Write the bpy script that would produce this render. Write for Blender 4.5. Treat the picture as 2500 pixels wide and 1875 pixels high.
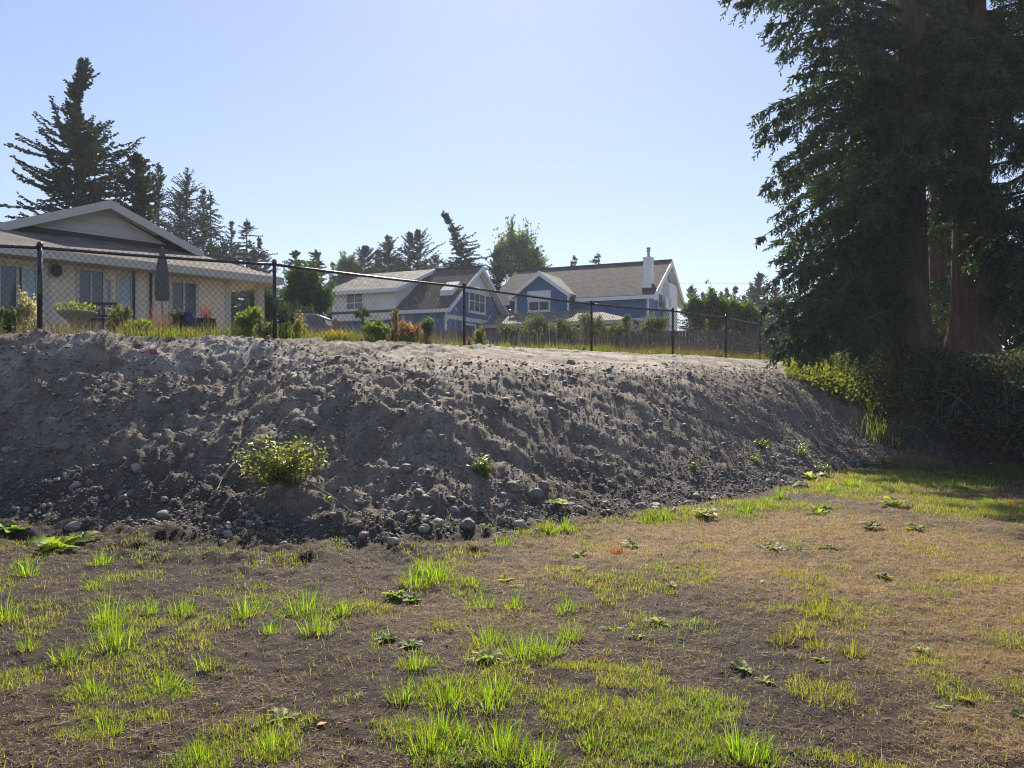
import bpy, math, numpy as np
from mathutils import Vector, Matrix
for o in list(bpy.data.objects): bpy.data.objects.remove(o)
S = bpy.context.scene
COL = S.collection
# ------------------------------------------------------------ camera, sky, sun, exposure
F = 1889.0; EYE = 1.55; CX = 1250.0; CY = 937.5      # focal length and centre, in pixels of the 2500 px photograph
cam = bpy.data.cameras.new('camera'); cam.sensor_width = 36; cam.lens = 36*F/2500
cam.clip_start = 0.05; cam.clip_end = 5000
camo = bpy.data.objects.new('camera', cam); COL.objects.link(camo)
camo.location = (0, 0, EYE); camo.rotation_euler = (math.radians(90), 0, 0)
S.camera = camo
SUN_EL = 38.5; SUN_AZ = 0.5                          # degrees; azimuth to the right of straight ahead
w = bpy.data.worlds.new('World'); S.world = w; w.use_nodes = True
nt = w.node_tree; nt.nodes.clear()
sky = nt.nodes.new('ShaderNodeTexSky'); sky.sky_type = 'NISHITA'; sky.sun_disc = False
sky.sun_elevation = math.radians(SUN_EL); sky.sun_rotation = math.radians(SUN_AZ)
sky.air_density = 1.0; sky.dust_density = 0.2; sky.ozone_density = 2.0; sky.altitude = 30
bg = nt.nodes.new('ShaderNodeBackground'); bg.inputs['Strength'].default_value = 0.122
ow = nt.nodes.new('ShaderNodeOutputWorld')
gm = nt.nodes.new('ShaderNodeGamma'); gm.inputs[1].default_value = 0.7; nt.links.new(sky.outputs[0], gm.inputs[0])
tn = nt.nodes.new('ShaderNodeVectorMath'); tn.operation = 'MULTIPLY'; tn.inputs[1].default_value = (1.05, 1.06, 1.2)
nt.links.new(gm.outputs[0], tn.inputs[0]); nt.links.new(tn.outputs[0], bg.inputs[0]); nt.links.new(bg.outputs[0], ow.inputs[0])
sl = bpy.data.lights.new('sun', 'SUN'); sl.energy = 5.0; sl.angle = math.radians(0.5); sl.color = (1, 0.90, 0.76)
so = bpy.data.objects.new('sun', sl); COL.objects.link(so)
e, a = math.radians(SUN_EL), math.radians(SUN_AZ)
sd = Vector((math.sin(a)*math.cos(e), math.cos(a)*math.cos(e), math.sin(e)))
so.rotation_euler = (-sd).to_track_quat('-Z', 'Y').to_euler(); so.location = (0, 0, 30)
S.view_settings.view_transform = 'Standard'; S.view_settings.look = 'None'
S.view_settings.exposure = 0.78; S.view_settings.gamma = 1.0
S.render.engine = 'CYCLES'
S.cycles.pixel_filter_type = 'BLACKMAN_HARRIS'; S.cycles.filter_width = 1.1; S.cycles.max_bounces = 8; S.cycles.transparent_max_bounces = 8
rng = np.random.default_rng(7)
U = lambda a, b, n=None: rng.uniform(a, b, n)

# ------------------------------------------------------------ naming helpers
def tag(o, label=None, cat=None, group=None, kind=None):
    if label: o['label'] = label
    if cat: o['category'] = cat
    if group: o['group'] = group
    if kind: o['kind'] = kind
    return o
def empty(name, loc, label, cat, rotz=0.0, group=None):
    o = bpy.data.objects.new(name, None); COL.objects.link(o)
    o.location = loc; o.rotation_euler = (0, 0, rotz); o.empty_display_size = 0.2
    return tag(o, label, cat, group)
def link(name, me, parent=None, loc=None):
    o = bpy.data.objects.new(name, me); COL.objects.link(o)
    if parent is not None: o.parent = parent
    if loc is not None: o.location = loc
    return o
def mk(name, V, T, mat, parent=None, col=None, smooth=False, loc=None, quads=None):
    """mesh from numpy arrays: V (n,3), T (m,3) triangles, quads (k,4)"""
    V = np.ascontiguousarray(np.asarray(V, np.float32).reshape(-1, 3))
    if loc is not None: V = V - np.asarray(loc, np.float32)
    T = np.zeros((0, 3), np.int32) if T is None else np.asarray(T, np.int32).reshape(-1, 3)
    Q = np.zeros((0, 4), np.int32) if quads is None else np.asarray(quads, np.int32).reshape(-1, 4)
    me = bpy.data.meshes.new(name)
    me.vertices.add(len(V)); me.vertices.foreach_set('co', V.ravel())
    nl = T.size + Q.size; me.loops.add(nl)
    me.loops.foreach_set('vertex_index', np.concatenate([T.ravel(), Q.ravel()]).astype(np.int32))
    npoly = len(T) + len(Q); me.polygons.add(npoly)
    st = np.concatenate([np.arange(len(T))*3, T.size + np.arange(len(Q))*4]).astype(np.int32)
    me.polygons.foreach_set('loop_start', st)
    if smooth: me.polygons.foreach_set('use_smooth', np.ones(npoly, bool))
    me.update(calc_edges=True)
    if col is not None:
        c = np.ones((len(V), 4), np.float32); c[:, :3] = np.asarray(col, np.float32).reshape(-1, 3)
        at_ = me.color_attributes.new('Col', 'FLOAT_COLOR', 'POINT'); at_.data.foreach_set('color', c.ravel())
    me.materials.append(mat)
    return link(name, me, parent, loc)

# ------------------------------------------------------------ materials
def mat(name, col=(0.5, 0.5, 0.5), rough=0.8, attr=False, trans=0.0, tcol=None, noise=None, bump=None, spec=0.4, metal=0.0, vary=0.0):
    m = bpy.data.materials.new(name); m.use_nodes = True
    n = m.node_tree; b = n.nodes['Principled BSDF']; out = n.nodes['Material Output']
    b.inputs['Roughness'].default_value = rough; b.inputs['Metallic'].default_value = metal
    b.inputs['Specular IOR Level'].default_value = spec
    if attr:
        ca = n.nodes.new('ShaderNodeAttribute'); ca.attribute_name = 'Col'; src = ca.outputs['Color']
    else:
        r = n.nodes.new('ShaderNodeRGB'); r.outputs[0].default_value = (*col, 1); src = r.outputs[0]
    tc = n.nodes.new('ShaderNodeTexCoord')
    if noise:
        sc, amt = noise[0], noise[1]
        mp = n.nodes.new('ShaderNodeMapping'); n.links.new(tc.outputs['Object'], mp.inputs[0])
        if len(noise) > 2: mp.inputs['Scale'].default_value = noise[2]
        nz = n.nodes.new('ShaderNodeTexNoise'); nz.inputs['Scale'].default_value = sc
        nz.inputs['Detail'].default_value = 8; nz.inputs['Roughness'].default_value = 0.7
        n.links.new(mp.outputs[0], nz.inputs['Vector'])
        mr = n.nodes.new('ShaderNodeMapRange'); mr.inputs['From Min'].default_value = 0.3; mr.inputs['From Max'].default_value = 0.7
        mr.inputs['To Min'].default_value = 1-amt; mr.inputs['To Max'].default_value = 1+amt
        n.links.new(nz.outputs[0], mr.inputs[0])
        vm = n.nodes.new('ShaderNodeVectorMath'); vm.operation = 'SCALE'
        n.links.new(src, vm.inputs[0]); n.links.new(mr.outputs[0], vm.inputs['Scale']); src = vm.outputs[0]
    n.links.new(src, b.inputs['Base Color'])
    if bump:
        mp2 = n.nodes.new('ShaderNodeMapping'); n.links.new(tc.outputs['Object'], mp2.inputs[0])
        if len(bump) > 2: mp2.inputs['Scale'].default_value = bump[2]
        nb = n.nodes.new('ShaderNodeTexNoise'); nb.inputs['Scale'].default_value = bump[0]; nb.inputs['Detail'].default_value = 9
        nb.inputs['Roughness'].default_value = 0.75
        n.links.new(mp2.outputs[0], nb.inputs['Vector'])
        bp = n.nodes.new('ShaderNodeBump'); bp.inputs['Distance'].default_value = bump[1]; bp.inputs['Strength'].default_value = 1
        n.links.new(nb.outputs[0], bp.inputs['Height']); n.links.new(bp.outputs[0], b.inputs['Normal'])
    if trans > 0:
        t = n.nodes.new('ShaderNodeBsdfTranslucent')
        vm2 = n.nodes.new('ShaderNodeVectorMath'); vm2.operation = 'MULTIPLY'; vm2.inputs[1].default_value = tcol or (1.6, 1.6, 0.8)
        n.links.new(src, vm2.inputs[0]); n.links.new(vm2.outputs[0], t.inputs['Color'])
        mx = n.nodes.new('ShaderNodeMixShader'); mx.inputs[0].default_value = trans
        n.links.new(b.outputs[0], mx.inputs[1]); n.links.new(t.outputs[0], mx.inputs[2]); n.links.new(mx.outputs[0], out.inputs[0])
    return m
def rows_mat(name, col, rows, rough=0.8, dark=0.6, brick=None, noise=0.15, bumpd=0.02):
    """horizontal courses in object z (lap siding, shingles)"""
    m = bpy.data.materials.new(name); m.use_nodes = True
    n = m.node_tree; b = n.nodes['Principled BSDF']; b.inputs['Roughness'].default_value = rough
    b.inputs['Specular IOR Level'].default_value = 0.3
    tc = n.nodes.new('ShaderNodeTexCoord'); sp = n.nodes.new('ShaderNodeSeparateXYZ'); n.links.new(tc.outputs['Object'], sp.inputs[0])
    ml = n.nodes.new('ShaderNodeMath'); ml.operation = 'MULTIPLY'; ml.inputs[1].default_value = rows; n.links.new(sp.outputs['Z'], ml.inputs[0])
    fr = n.nodes.new('ShaderNodeMath'); fr.operation = 'FRACT'; n.links.new(ml.outputs[0], fr.inputs[0])
    mr = n.nodes.new('ShaderNodeMapRange'); mr.inputs['From Max'].default_value = 0.25; mr.inputs['To Min'].default_value = dark; mr.inputs['To Max'].default_value = 1
    n.links.new(fr.outputs[0], mr.inputs[0])
    last = mr.outputs[0]
    if brick:
        fl = n.nodes.new('ShaderNodeMath'); fl.operation = 'FLOOR'; n.links.new(ml.outputs[0], fl.inputs[0])
        ax = n.nodes.new('ShaderNodeMath'); ax.operation = 'ADD'; n.links.new(sp.outputs['X'], ax.inputs[0]); n.links.new(sp.outputs['Y'], ax.inputs[1])
        mb = n.nodes.new('ShaderNodeMath'); mb.operation = 'MULTIPLY'; mb.inputs[1].default_value = brick; n.links.new(ax.outputs[0], mb.inputs[0])
        off = n.nodes.new('ShaderNodeMath'); off.operation = 'MULTIPLY_ADD'; off.inputs[1].default_value = 0.37
        n.links.new(fl.outputs[0], off.inputs[0]); n.links.new(mb.outputs[0], off.inputs[2])
        f2 = n.nodes.new('ShaderNodeMath'); f2.operation = 'FLOOR'; n.links.new(off.outputs[0], f2.inputs[0])
        cb = n.nodes.new('ShaderNodeCombineXYZ'); n.links.new(f2.outputs[0], cb.inputs[0]); n.links.new(fl.outputs[0], cb.inputs[1])
        wn = n.nodes.new('ShaderNodeTexWhiteNoise'); wn.noise_dimensions = '2D'; n.links.new(cb.outputs[0], wn.inputs['Vector'])
        m3 = n.nodes.new('ShaderNodeMapRange'); m3.inputs['To Min'].default_value = 0.62; m3.inputs['To Max'].default_value = 1.3; n.links.new(wn.outputs['Value'], m3.inputs[0])
        mm = n.nodes.new('ShaderNodeMath'); mm.operation = 'MULTIPLY'; n.links.new(last, mm.inputs[0]); n.links.new(m3.outputs[0], mm.inputs[1]); last = mm.outputs[0]
    nz = n.nodes.new('ShaderNodeTexNoise'); nz.inputs['Scale'].default_value = 2.5; nz.inputs['Detail'].default_value = 8; n.links.new(tc.outputs['Object'], nz.inputs['Vector'])
    m4 = n.nodes.new('ShaderNodeMapRange'); m4.inputs['From Min'].default_value = .3; m4.inputs['From Max'].default_value = .7
    m4.inputs['To Min'].default_value = 1-noise; m4.inputs['To Max'].default_value = 1+noise; n.links.new(nz.outputs[0], m4.inputs[0])
    m5 = n.nodes.new('ShaderNodeMath'); m5.operation = 'MULTIPLY'; n.links.new(last, m5.inputs[0]); n.links.new(m4.outputs[0], m5.inputs[1])
    vm = n.nodes.new('ShaderNodeVectorMath'); vm.operation = 'SCALE'; vm.inputs[0].default_value = col; n.links.new(m5.outputs[0], vm.inputs['Scale'])
    n.links.new(vm.outputs[0], b.inputs['Base Color'])
    bp = n.nodes.new('ShaderNodeBump'); bp.inputs['Distance'].default_value = bumpd; bp.inputs['Strength'].default_value = 0.8
    n.links.new(fr.outputs[0], bp.inputs['Height']); n.links.new(bp.outputs[0], b.inputs['Normal'])
    return m
def glass_mat(name, col, rough=0.06):
    m = mat(name, col, rough, spec=0.8, noise=(1.2, 0.25)); return m

M = {}
M['ground'] = mat('earth_and_turf', attr=True, rough=0.8, noise=(38, 0.5), bump=(32, 0.022), spec=0.25)
M['stone'] = mat('stone', attr=True, rough=0.7, noise=(22, 0.35), bump=(45, 0.008), spec=0.4)
M['grass'] = mat('grass_blade', attr=True, rough=0.5, trans=0.55, tcol=(1.9, 1.9, 0.9), spec=0.35)
M['dry'] = mat('dry_grass_blade', attr=True, rough=0.6, trans=0.4, tcol=(1.3, 1.2, 1.0), spec=0.3)
M['leaf'] = mat('leaf', attr=True, rough=0.55, trans=0.5, tcol=(1.9, 2.0, 0.8), spec=0.3)
M['leafgloss'] = mat('glossy_leaf', attr=True, rough=0.32, trans=0.45, tcol=(2.1, 2.1, 0.8), spec=0.6)
M['needle'] = mat('conifer_needles', attr=True, rough=0.5, trans=0.25, tcol=(1.5, 1.7, 0.8), spec=0.45)
M['bark'] = mat('bark', (0.19, 0.125, 0.10), 0.95, noise=(3.0, 0.45, (3, 3, 0.5)), bump=(5.0, 0.16, (3, 3, 0.35)), spec=0.15)
M['twig'] = mat('twig_wood', (0.10, 0.075, 0.055), 0.9, noise=(9, 0.3), spec=0.2)
M['palebark'] = mat('pale_bark', (0.28, 0.26, 0.22), 0.9, noise=(9, 0.3), spec=0.2)
M['blackvinyl'] = mat('black_vinyl_coating', (0.014, 0.014, 0.017), 0.26, spec=0.7)
M['blackrail'] = mat('black_painted_tube', (0.014, 0.014, 0.018), 0.24, spec=0.6, noise=(7, 0.3))
M['shingle'] = rows_mat('asphalt_shingle', (0.098, 0.082, 0.076), 9.0, 0.85, 0.5, brick=3.5)
M['shinglesunlit'] = rows_mat('shingle_with_sun_in_colour', (0.215, 0.195, 0.17), 9.0, 0.85, 0.7, brick=3.0)  # lighter copy of the shingle, sunlight put into its colour
M['shingletan'] = rows_mat('brown_grey_shingle', (0.14, 0.12, 0.108), 14.0, 0.85, 0.6, brick=3.2)
M['bluewall'] = rows_mat('blue_lap_siding', (0.060, 0.155, 0.36), 6.5, 0.6, 0.72, bumpd=0.012, noise=0.08)
M['whitewall'] = rows_mat('white_lap_siding', (0.86, 0.85, 0.84), 6.5, 0.6, 0.8, bumpd=0.012, noise=0.06)
M['whitetrim'] = mat('white_trim_paint', (0.8, 0.79, 0.77), 0.55, noise=(4, 0.08))
M['creamwall'] = mat('cream_stucco', (0.78, 0.68, 0.55), 0.85, noise=(2.5, 0.1), bump=(30, 0.004))
M['gablewall'] = rows_mat('beige_gable_siding', (0.58, 0.56, 0.53), 4.2, 0.7, 0.85, bumpd=0.01, noise=0.05)
M['beigetrim'] = mat('beige_trim_paint', (0.55, 0.51, 0.45), 0.6, noise=(4, 0.08))
M['flashing'] = mat('dark_flashing', (0.03, 0.03, 0.035), 0.6)
M['glass'] = glass_mat('window_glass', (0.05, 0.065, 0.085))
M['glassblue'] = mat('window_glass_with_sky_in_colour', (0.27, 0.36, 0.46), 0.15, noise=(2, 0.2), spec=0.7)  # blue sky reflection put into the pane colour
M['woodfence'] = mat('weathered_grey_boards', (0.15, 0.145, 0.165), 0.9, noise=(6, 0.3, (3, 3, 0.4)), bump=(20, 0.01, (3, 3, 0.3)), spec=0.15)
M['metal'] = mat('dull_metal', (0.3, 0.31, 0.33), 0.4, metal=0.8)
M['fabric'] = mat('grey_umbrella_cloth', (0.12, 0.12, 0.13), 0.9, noise=(8, 0.25), spec=0.1)
M['tubshell'] = mat('grey_tub_shell', (0.17, 0.17, 0.19), 0.6, noise=(3, 0.2))
M['planter'] = mat('dark_green_glaze', (0.045, 0.055, 0.045), 0.5, noise=(6, 0.3), bump=(12, 0.01))
M['bluepot'] = mat('blue_glaze', (0.02, 0.03, 0.14), 0.25, noise=(6, 0.3))
M['concrete'] = mat('pale_cast_stone', (0.3, 0.28, 0.25), 0.85, noise=(7, 0.25), bump=(25, 0.006))
M['plastic'] = mat('black_metal_furniture', (0.03, 0.03, 0.035), 0.5)
M['yellow'] = mat('yellow_petals', (0.75, 0.5, 0.02), 0.6, trans=0.3, tcol=(1.2, 1.1, 0.6))
M['redstone'] = mat('red_brick_fragment', (0.35, 0.1, 0.08), 0.85, noise=(30, 0.2))

# ------------------------------------------------------------ noise
def vn(x, y, s=0):
    x = np.asarray(x, np.float64); y = np.asarray(y, np.float64)
    xi = np.floor(x).astype(np.int64); yi = np.floor(y).astype(np.int64); fx = x-xi; fy = y-yi
    fx = fx*fx*(3-2*fx); fy = fy*fy*(3-2*fy)
    def h(i, j):
        n = (i*374761393 + j*668265263 + s*144269504) & 0xffffffff
        n = ((n ^ (n >> 13))*1274126177) & 0xffffffff
        n = ((n ^ (n >> 16))*2246822519) & 0xffffffff
        return ((n ^ (n >> 15)) & 0xffffff)/float(0xffffff)
    a_, b_, c_, d_ = h(xi, yi), h(xi+1, yi), h(xi, yi+1), h(xi+1, yi+1)
    return (a_*(1-fx)+b_*fx)*(1-fy) + (c_*(1-fx)+d_*fx)*fy
def fbm(x, y, f, o=3, s=0, g=0.5):
    r = 0; am = 1; tot = 0
    for k in range(o):
        r = r + am*vn(x*f+17.3*k, y*f-9.1*k, s+k); tot += am; am *= g; f *= 2.03
    return r/tot
def billow(x, y, f, s):                                  # rounded lumps with creases between them
    n = vn(x*f, y*f, s); return np.abs(2*n-1)
ss = lambda t: (lambda q: q*q*(3-2*q))(np.clip(t, 0, 1))

# ------------------------------------------------------------ terrain
FX = [-60, -9, -5.6, -4.06, -2.65, -1.71, -0.96, 0, 0.72, 1.79, 3.0, 4.47, 6.3, 7.5, 8.2, 8.7, 9.5, 12, 16, 60]
FY = [9.5, 9.0, 8.5, 8.0, 7.35, 7.2, 7.3, 7.85, 8.8, 9.5, 10.3, 12.0, 14.3, 15.6, 15.9, 15.5, 14.4, 12.2, 11, 11]
POSTS = [(-10.3, 10.4), (-7.0, 11.47), (-3.93, 12.8), (-0.966, 15.6), (1.91, 18.6), (4.3, 20.7), (6.27, 22.7), (8.04, 25.1), (9.7, 27.6)]
GX = [-60] + [p[0] for p in POSTS] + [12, 16, 60]; GY = [9.5] + [p[1] for p in POSTS] + [27.5, 27, 27]
def Ff(x): return np.interp(x, FX, FY)
def Gf(x): return np.interp(x, GX, GY)
def base_h(x, y):
    f = Ff(x) + 0.25*(fbm(x, y*0+3, 0.9, 2, 5)-0.5)*2; g = np.maximum(Gf(x), f+2.6)
    u = y-f; run = np.minimum(3.6, (g-f)*0.72)
    t = u/run
    st = 1.74*(np.clip(t, 0, 1) - 0.055*np.sin(np.clip(t, 0, 1)*2*np.pi))
    v = np.clip((y-f-run)/np.maximum(g-f-run, .3), 0, 1)
    z = st + (2.30-1.74)*(1-(1-v)**1.6)*np.where(t > 1, 1, 0)
    z = np.where(u < 0, 0.04*np.exp(-(u/0.5)**2)*0, z)
    z = z - 0.30*ss((x-9)/3)*ss((y-15)/3)
    z = z - 1.0*ss((y-26)/30)*ss((x+8)/6)
    return z
def masks(x, y):
    u = y-Ff(x); g = Gf(x)
    j = 0.35*(fbm(x, y, 1.7, 3, 31)-0.5)
    bank = ss((u+j)/0.28)*(1-ss((y-g+0.15+j)/0.35))*(1-ss((x-8.4+0.5*j)/0.8))
    return u, bank
HUMPS = [(-2.55, 6.75, 0.45, 0.13, 0.13), (-1.75, 6.7, 0.35, 0.12, 0.10), (-3.3, 6.95, .4, .12, .08), (-2.2, 6.35, .3, .12, .06), (-3.5, 7.7, .5, .2, .16)]
def H(x, y):
    x = np.asarray(x, float); y = np.asarray(y, float)
    z = base_h(x, y); u, bank = masks(x, y)
    g = Gf(x); run = np.minimum(3.6, (g-Ff(x))*0.72)
    upper = ss((u-run*0.8)/(run*0.35))
    left = 1-ss((x+2.5)/3)
    amp = bank*(1-0.45*upper)*(1-.42*ss((x+2)/4))
    # streaks left by the digger, running down to the right
    q = (x*0.62+u*0.78); r = (x*0.78-u*0.62)
    streak = vn(r*0.7, q*3.2, 41)*0.55+vn(r*1.2, q*8, 42)*0.3+vn(r*3, q*17, 44)*0.15
    z = z + amp*((0.18+0.14*left)*(fbm(x, y, 0.9, 2, 1)-0.5) + (0.06+0.10*left)*(billow(x, y, 2.3, 3)-0.35)
                 + (0.055+0.05*left)*(billow(x+.1*vn(x*6,y*6,2), y, 5.2, 4)-0.35) + 0.045*(fbm(x, y, 11, 2, 6)-0.5)*1.6
                 + 0.042*(fbm(x, y, 20, 3, 8, .6)-0.5)*1.8 + 0.018*(vn(x*48, y*48, 9)-0.5))
    z = z + bank*(1-0.5*left)*0.10*(streak-0.5)*2*0.6
    gr = 1-bank
    for hx, hy, sx, sy, hh in HUMPS: z = z + .55*hh*np.exp(-((x-hx)/sx)**2-((y-hy)/sy)**2)
    near = 1-ss((y-g+0.2)/0.5)
    toe = np.exp(-((u+0.35)/0.6)**2)*(1-ss((x-1.5)/1.5))
    z = z + gr*near*(0.07*(fbm(x, y, 0.8, 2, 21)-0.5) + 0.015*(billow(x, y, 3.4, 22)-0.35)+0.19*toe*(fbm(x, y, 3.1, 4, 28, .62)-0.5)
                     + (0.018+0.03*toe)*(fbm(x, y, 8, 3, 23, .6)-0.5)*1.6 + 0.026*(fbm(x, y, 9, 3, 24, .6)-0.5)*(1+.0*y) + 0.012*(vn(x*24, y*24, 27)-.5) + 0.010*(vn(x*47, y*47, 25)-0.5))
    return z
def hit(px, py, lim=40.0):
    k = (px-CX)/F; s_ = (CY-py)/F
    d = np.arange(2.3, lim, 0.01); zr = EYE+s_*d; zt = H(k*d, d)
    i = np.argmax(zr <= zt)
    if not (zr <= zt).any(): i = len(d)-1
    return float(k*d[i]), float(d[i]), float(zt[i])
def at(px, py, d): return ((px-CX)/F*d, d, EYE+(CY-py)/F*d)
def blob(x, y, lst):
    r = np.zeros_like(np.asarray(x, float))
    for px, py, rx, ry, wt in lst:
        d = 1.55*F/(py-CY); cx = (px-CX)/F*d
        r = np.maximum(r, wt*np.exp(-((x-cx)/rx)**2-((y-d)/ry)**2))
    return r
DRY = [(1500, 1330, 1.0, .9, .9), (1750, 1300, 1.3, 1.2, 1), (2000, 1290, 1.4, 1.3, 1), (2200, 1330, 1.5, 1.3, 1), (2450, 1420, 1.2, .9, 1),
       (2350, 1500, .9, .5, .9), (1850, 1380, .9, .6, .9), (2100, 1420, 1.0, .6, .9), (2400, 1620, .6, .35, .8), (1330, 1400, .6, .35, .6), (2050, 1170, 1.3, 2.0, .9), (2300, 1220, 1.2, 2, 1),
       (2500, 1800, .4, .3, .6), (1200, 1500, .8, .4, .3)]
GREEN = [(8, 1517, .2, .15, .8), (244, 1420, .3, .25, .6), (264, 1530, .25, .2, .8), (602, 1505, .15, .12, .7), (749, 1500, .25, .18, .8), (1192, 1580, .25, .14, .75), (1290, 1600, .3, .14, .8), (1094, 1715, .2, .12, .6), (1216, 1830, .25, .15, .7), (1049, 1830, .25, .12, .7), (430, 1500, .3, .1, .6), (550, 1640, .3, .12, .4), (350, 1740, .4, .15, .5), (150, 1840, .3, .1, .4), (1900, 1570, .25, .12, .4), (1350, 1500, .4, .15, .4), (1400, 1740, .17, .28, 1), (1603, 1770, .33, .28, 1), (1697, 1731, .3, .3, .9), (1541, 1668, .3, .16, .8), (1407, 1631, .25, .12, 1), (1750, 1830, .22, .2, .8),
         (1082, 1525, .2, .14, .8), (1600, 1840, .25, .15, .9), (1013, 1627, .2, .14, .6), (399, 1680, .28, .16, .8), (264, 1790, .3, .2, .6), (228, 1688, .2, .12, .7),
         (659, 1835, .16, .12, .9), (488, 1851, .25, .12, .7), (980, 1800, .35, .2, .6), (1100, 1850, .3, .15, .6), (950, 1780, .2, .12, .6), (281, 1560, .22, .16, .6),
         (1340, 1300, .7, .45, .9), (1599, 1265, .8, .5, .95), (1730, 1250, .8, .5, .95), (1880, 1235, 1.0, .6, 1), (2060, 1195, 1.4, 1.2, 1), (2230, 1170, 1.5, 1.6, .95), (2400, 1240, 1.2, 1.6, .9),
         (1240, 1325, .35, .2, .5), (870, 1490, .35, .18, .8), (1050, 1430, .45, .22, .75), (1150, 1450, .4, .2, .5), (1270, 1500, .4, .2, .5), (1700, 1580, .3, .15, .5),
         (1450, 1590, .35, .15, .5), (2230, 1400, .5, .2, .3), (60, 1640, .25, .1, .5), (40, 1400, .3, .15, .4), (150, 1340, .4, .2, .3), (1100, 1690, .3, .2, .55), (1250, 1860, .3, .1, .6)]
def dens(x, y):
    u, bank = masks(x, y)
    n1 = fbm(x, y, 3.0, 3, 51); n2 = fbm(x, y, 7.0, 2, 55)
    cut = (1-ss((u+0.15)/0.25)); cut = np.where(x > 8.4, np.maximum(cut, 1-ss((y-16)/1)), cut)
    dry = blob(x, y, DRY)*(0.55+0.9*n1)*cut
    green = ss((blob(x, y, GREEN)*1.25-0.85*(1-n1)-0.3*(1-n2)+.13)/0.55)*cut*(1-.85*np.exp(-((u+.4)/.5)**2)*(1-ss((x+.6)/1.2)))
    return np.clip(dry, 0, 1), np.clip(green, 0, 1)
xs = np.concatenate([[-300, -200, -120, -70, -45, -30, -20, -14, -11], np.arange(-9.2, 11.5, 0.019), np.arange(11.6, 15, .1), [16, 18, 22, 30, 45, 70, 120, 200, 300]])
yy = [2.3]
while yy[-1] < 28.5: yy.append(yy[-1]+max(0.013, 0.0042*yy[-1]))
ys = np.concatenate([[-100, -30, -8, 0, 1.5], yy, [29.5, 31, 34, 38, 44, 52, 62, 75, 95, 130, 200, 300, 500]])
X, Y = np.meshgrid(xs, ys); Z = H(X, Y)
u, bank = masks(X, Y); dry, green = dens(X, Y)
g = Gf(X); run = np.minimum(3.6, (g-Ff(X))*0.72)
n1 = fbm(X, Y, 1.3, 3, 61)[..., None]; n2 = fbm(X, Y, 9, 3, 65)[..., None]
lower = (1-ss((u-0.1+1.0*(n1[..., 0]-.5))/1.5))[..., None]; toe_ = (1-ss((u-.2+1.2*(n1[..., 0]-.5))/1.0))[..., None]*(1-ss((X-2)/2.5))[..., None]; upper = ss((u-run*0.85)/(run*0.3))[..., None]
soil = np.array([0.034, 0.021, 0.0165])*(0.25+1.5*n2)*(.7+.6*n1)
clay = np.array([0.225, 0.180, 0.142])*(0.45+0.95*n2)*(0.7+.6*n1)
brown = np.array([0.105, 0.080, 0.070])*(0.7+0.6*n2)
pale = np.array([0.34, 0.30, 0.255])*(0.8+0.4*n2)  # sunlit brightness of the flatter crest, put into the earth colour
pm = ss((fbm(X, Y, 2.2, 3, 77)-0.42)/0.2)[..., None]
bc = clay*(1-lower)+brown*lower
bc = bc*(1-toe_*.85)+np.array([.050, .038, .033])*(0.4+1.2*n2)*toe_*.85
midm = ss((fbm(X*.8, Y, 1.1, 2, 79)-.5)/.25)[..., None]*0.5
bc = bc*(1-midm)+brown*1.15*midm
bc = bc*(1-upper*pm*.85)+pale*upper*pm*.85
dryc = np.array([0.24, 0.155, 0.072])*(0.5+1.0*n2); grc = np.array([0.07, 0.075, 0.025])*(0.7+.6*n2)
moist = (np.exp(-((u+.45)/.6)**2)*(1-ss((X+.2)/1.5)))[..., None]; soil = soil*(1-.45*moist)
gc = soil*(1-dry[..., None])+dryc*dry[..., None]
gc = gc*(1-0.75*green[..., None])+grc*0.75*green[..., None]
C = gc*(1-bank[..., None])+bc*bank[..., None]
plat = ss((Y-g+0.1)/0.4)[..., None]
C = C*(1-plat)+np.array([0.15, 0.12, 0.065])*(0.6+.8*n2)*plat
ny, nx = X.shape
idx = np.arange(nx*ny).reshape(ny, nx)
Q = np.stack([idx[:-1, :-1], idx[:-1, 1:], idx[1:, 1:], idx[1:, :-1]], -1).reshape(-1, 4)
V = np.stack([X, Y, Z], -1).reshape(-1, 3)
ground = mk('ground', V, None, M['ground'], col=C.reshape(-1, 3), quads=Q, smooth=True)
tag(ground, 'dark soil and patchy turf rising into a bare grey clay bank', None, None, 'structure')
# ------------------------------------------------------------ shape helpers
def frames(D, up=None):
    """orthonormal frames (n,3,3) whose first row is D"""
    D = D/np.maximum(np.linalg.norm(D, axis=1, keepdims=True), 1e-9)
    up = np.tile(np.array([0, 0, 1.0]), (len(D), 1)) if up is None else up
    s_ = np.cross(D, up); ln = np.linalg.norm(s_, axis=1, keepdims=True)
    s_ = np.where(ln < 1e-4, np.array([[1.0, 0, 0]]), s_/np.maximum(ln, 1e-9))
    n_ = np.cross(s_, D)
    return D, s_, n_
def rot_about(D, s_, n_, ang):
    c, q = np.cos(ang)[:, None], np.sin(ang)[:, None]
    return D, s_*c+n_*q, n_*c-s_*q
def unit(v): return v/np.maximum(np.linalg.norm(v, axis=-1, keepdims=True), 1e-9)
def randdir(n): return unit(rng.normal(size=(n, 3)))
LT = np.array([[0, 1, 3], [1, 2, 3], [0, 3, 4], [3, 2, 4]])         # leaf: base, side, tip, mid, side
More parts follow.
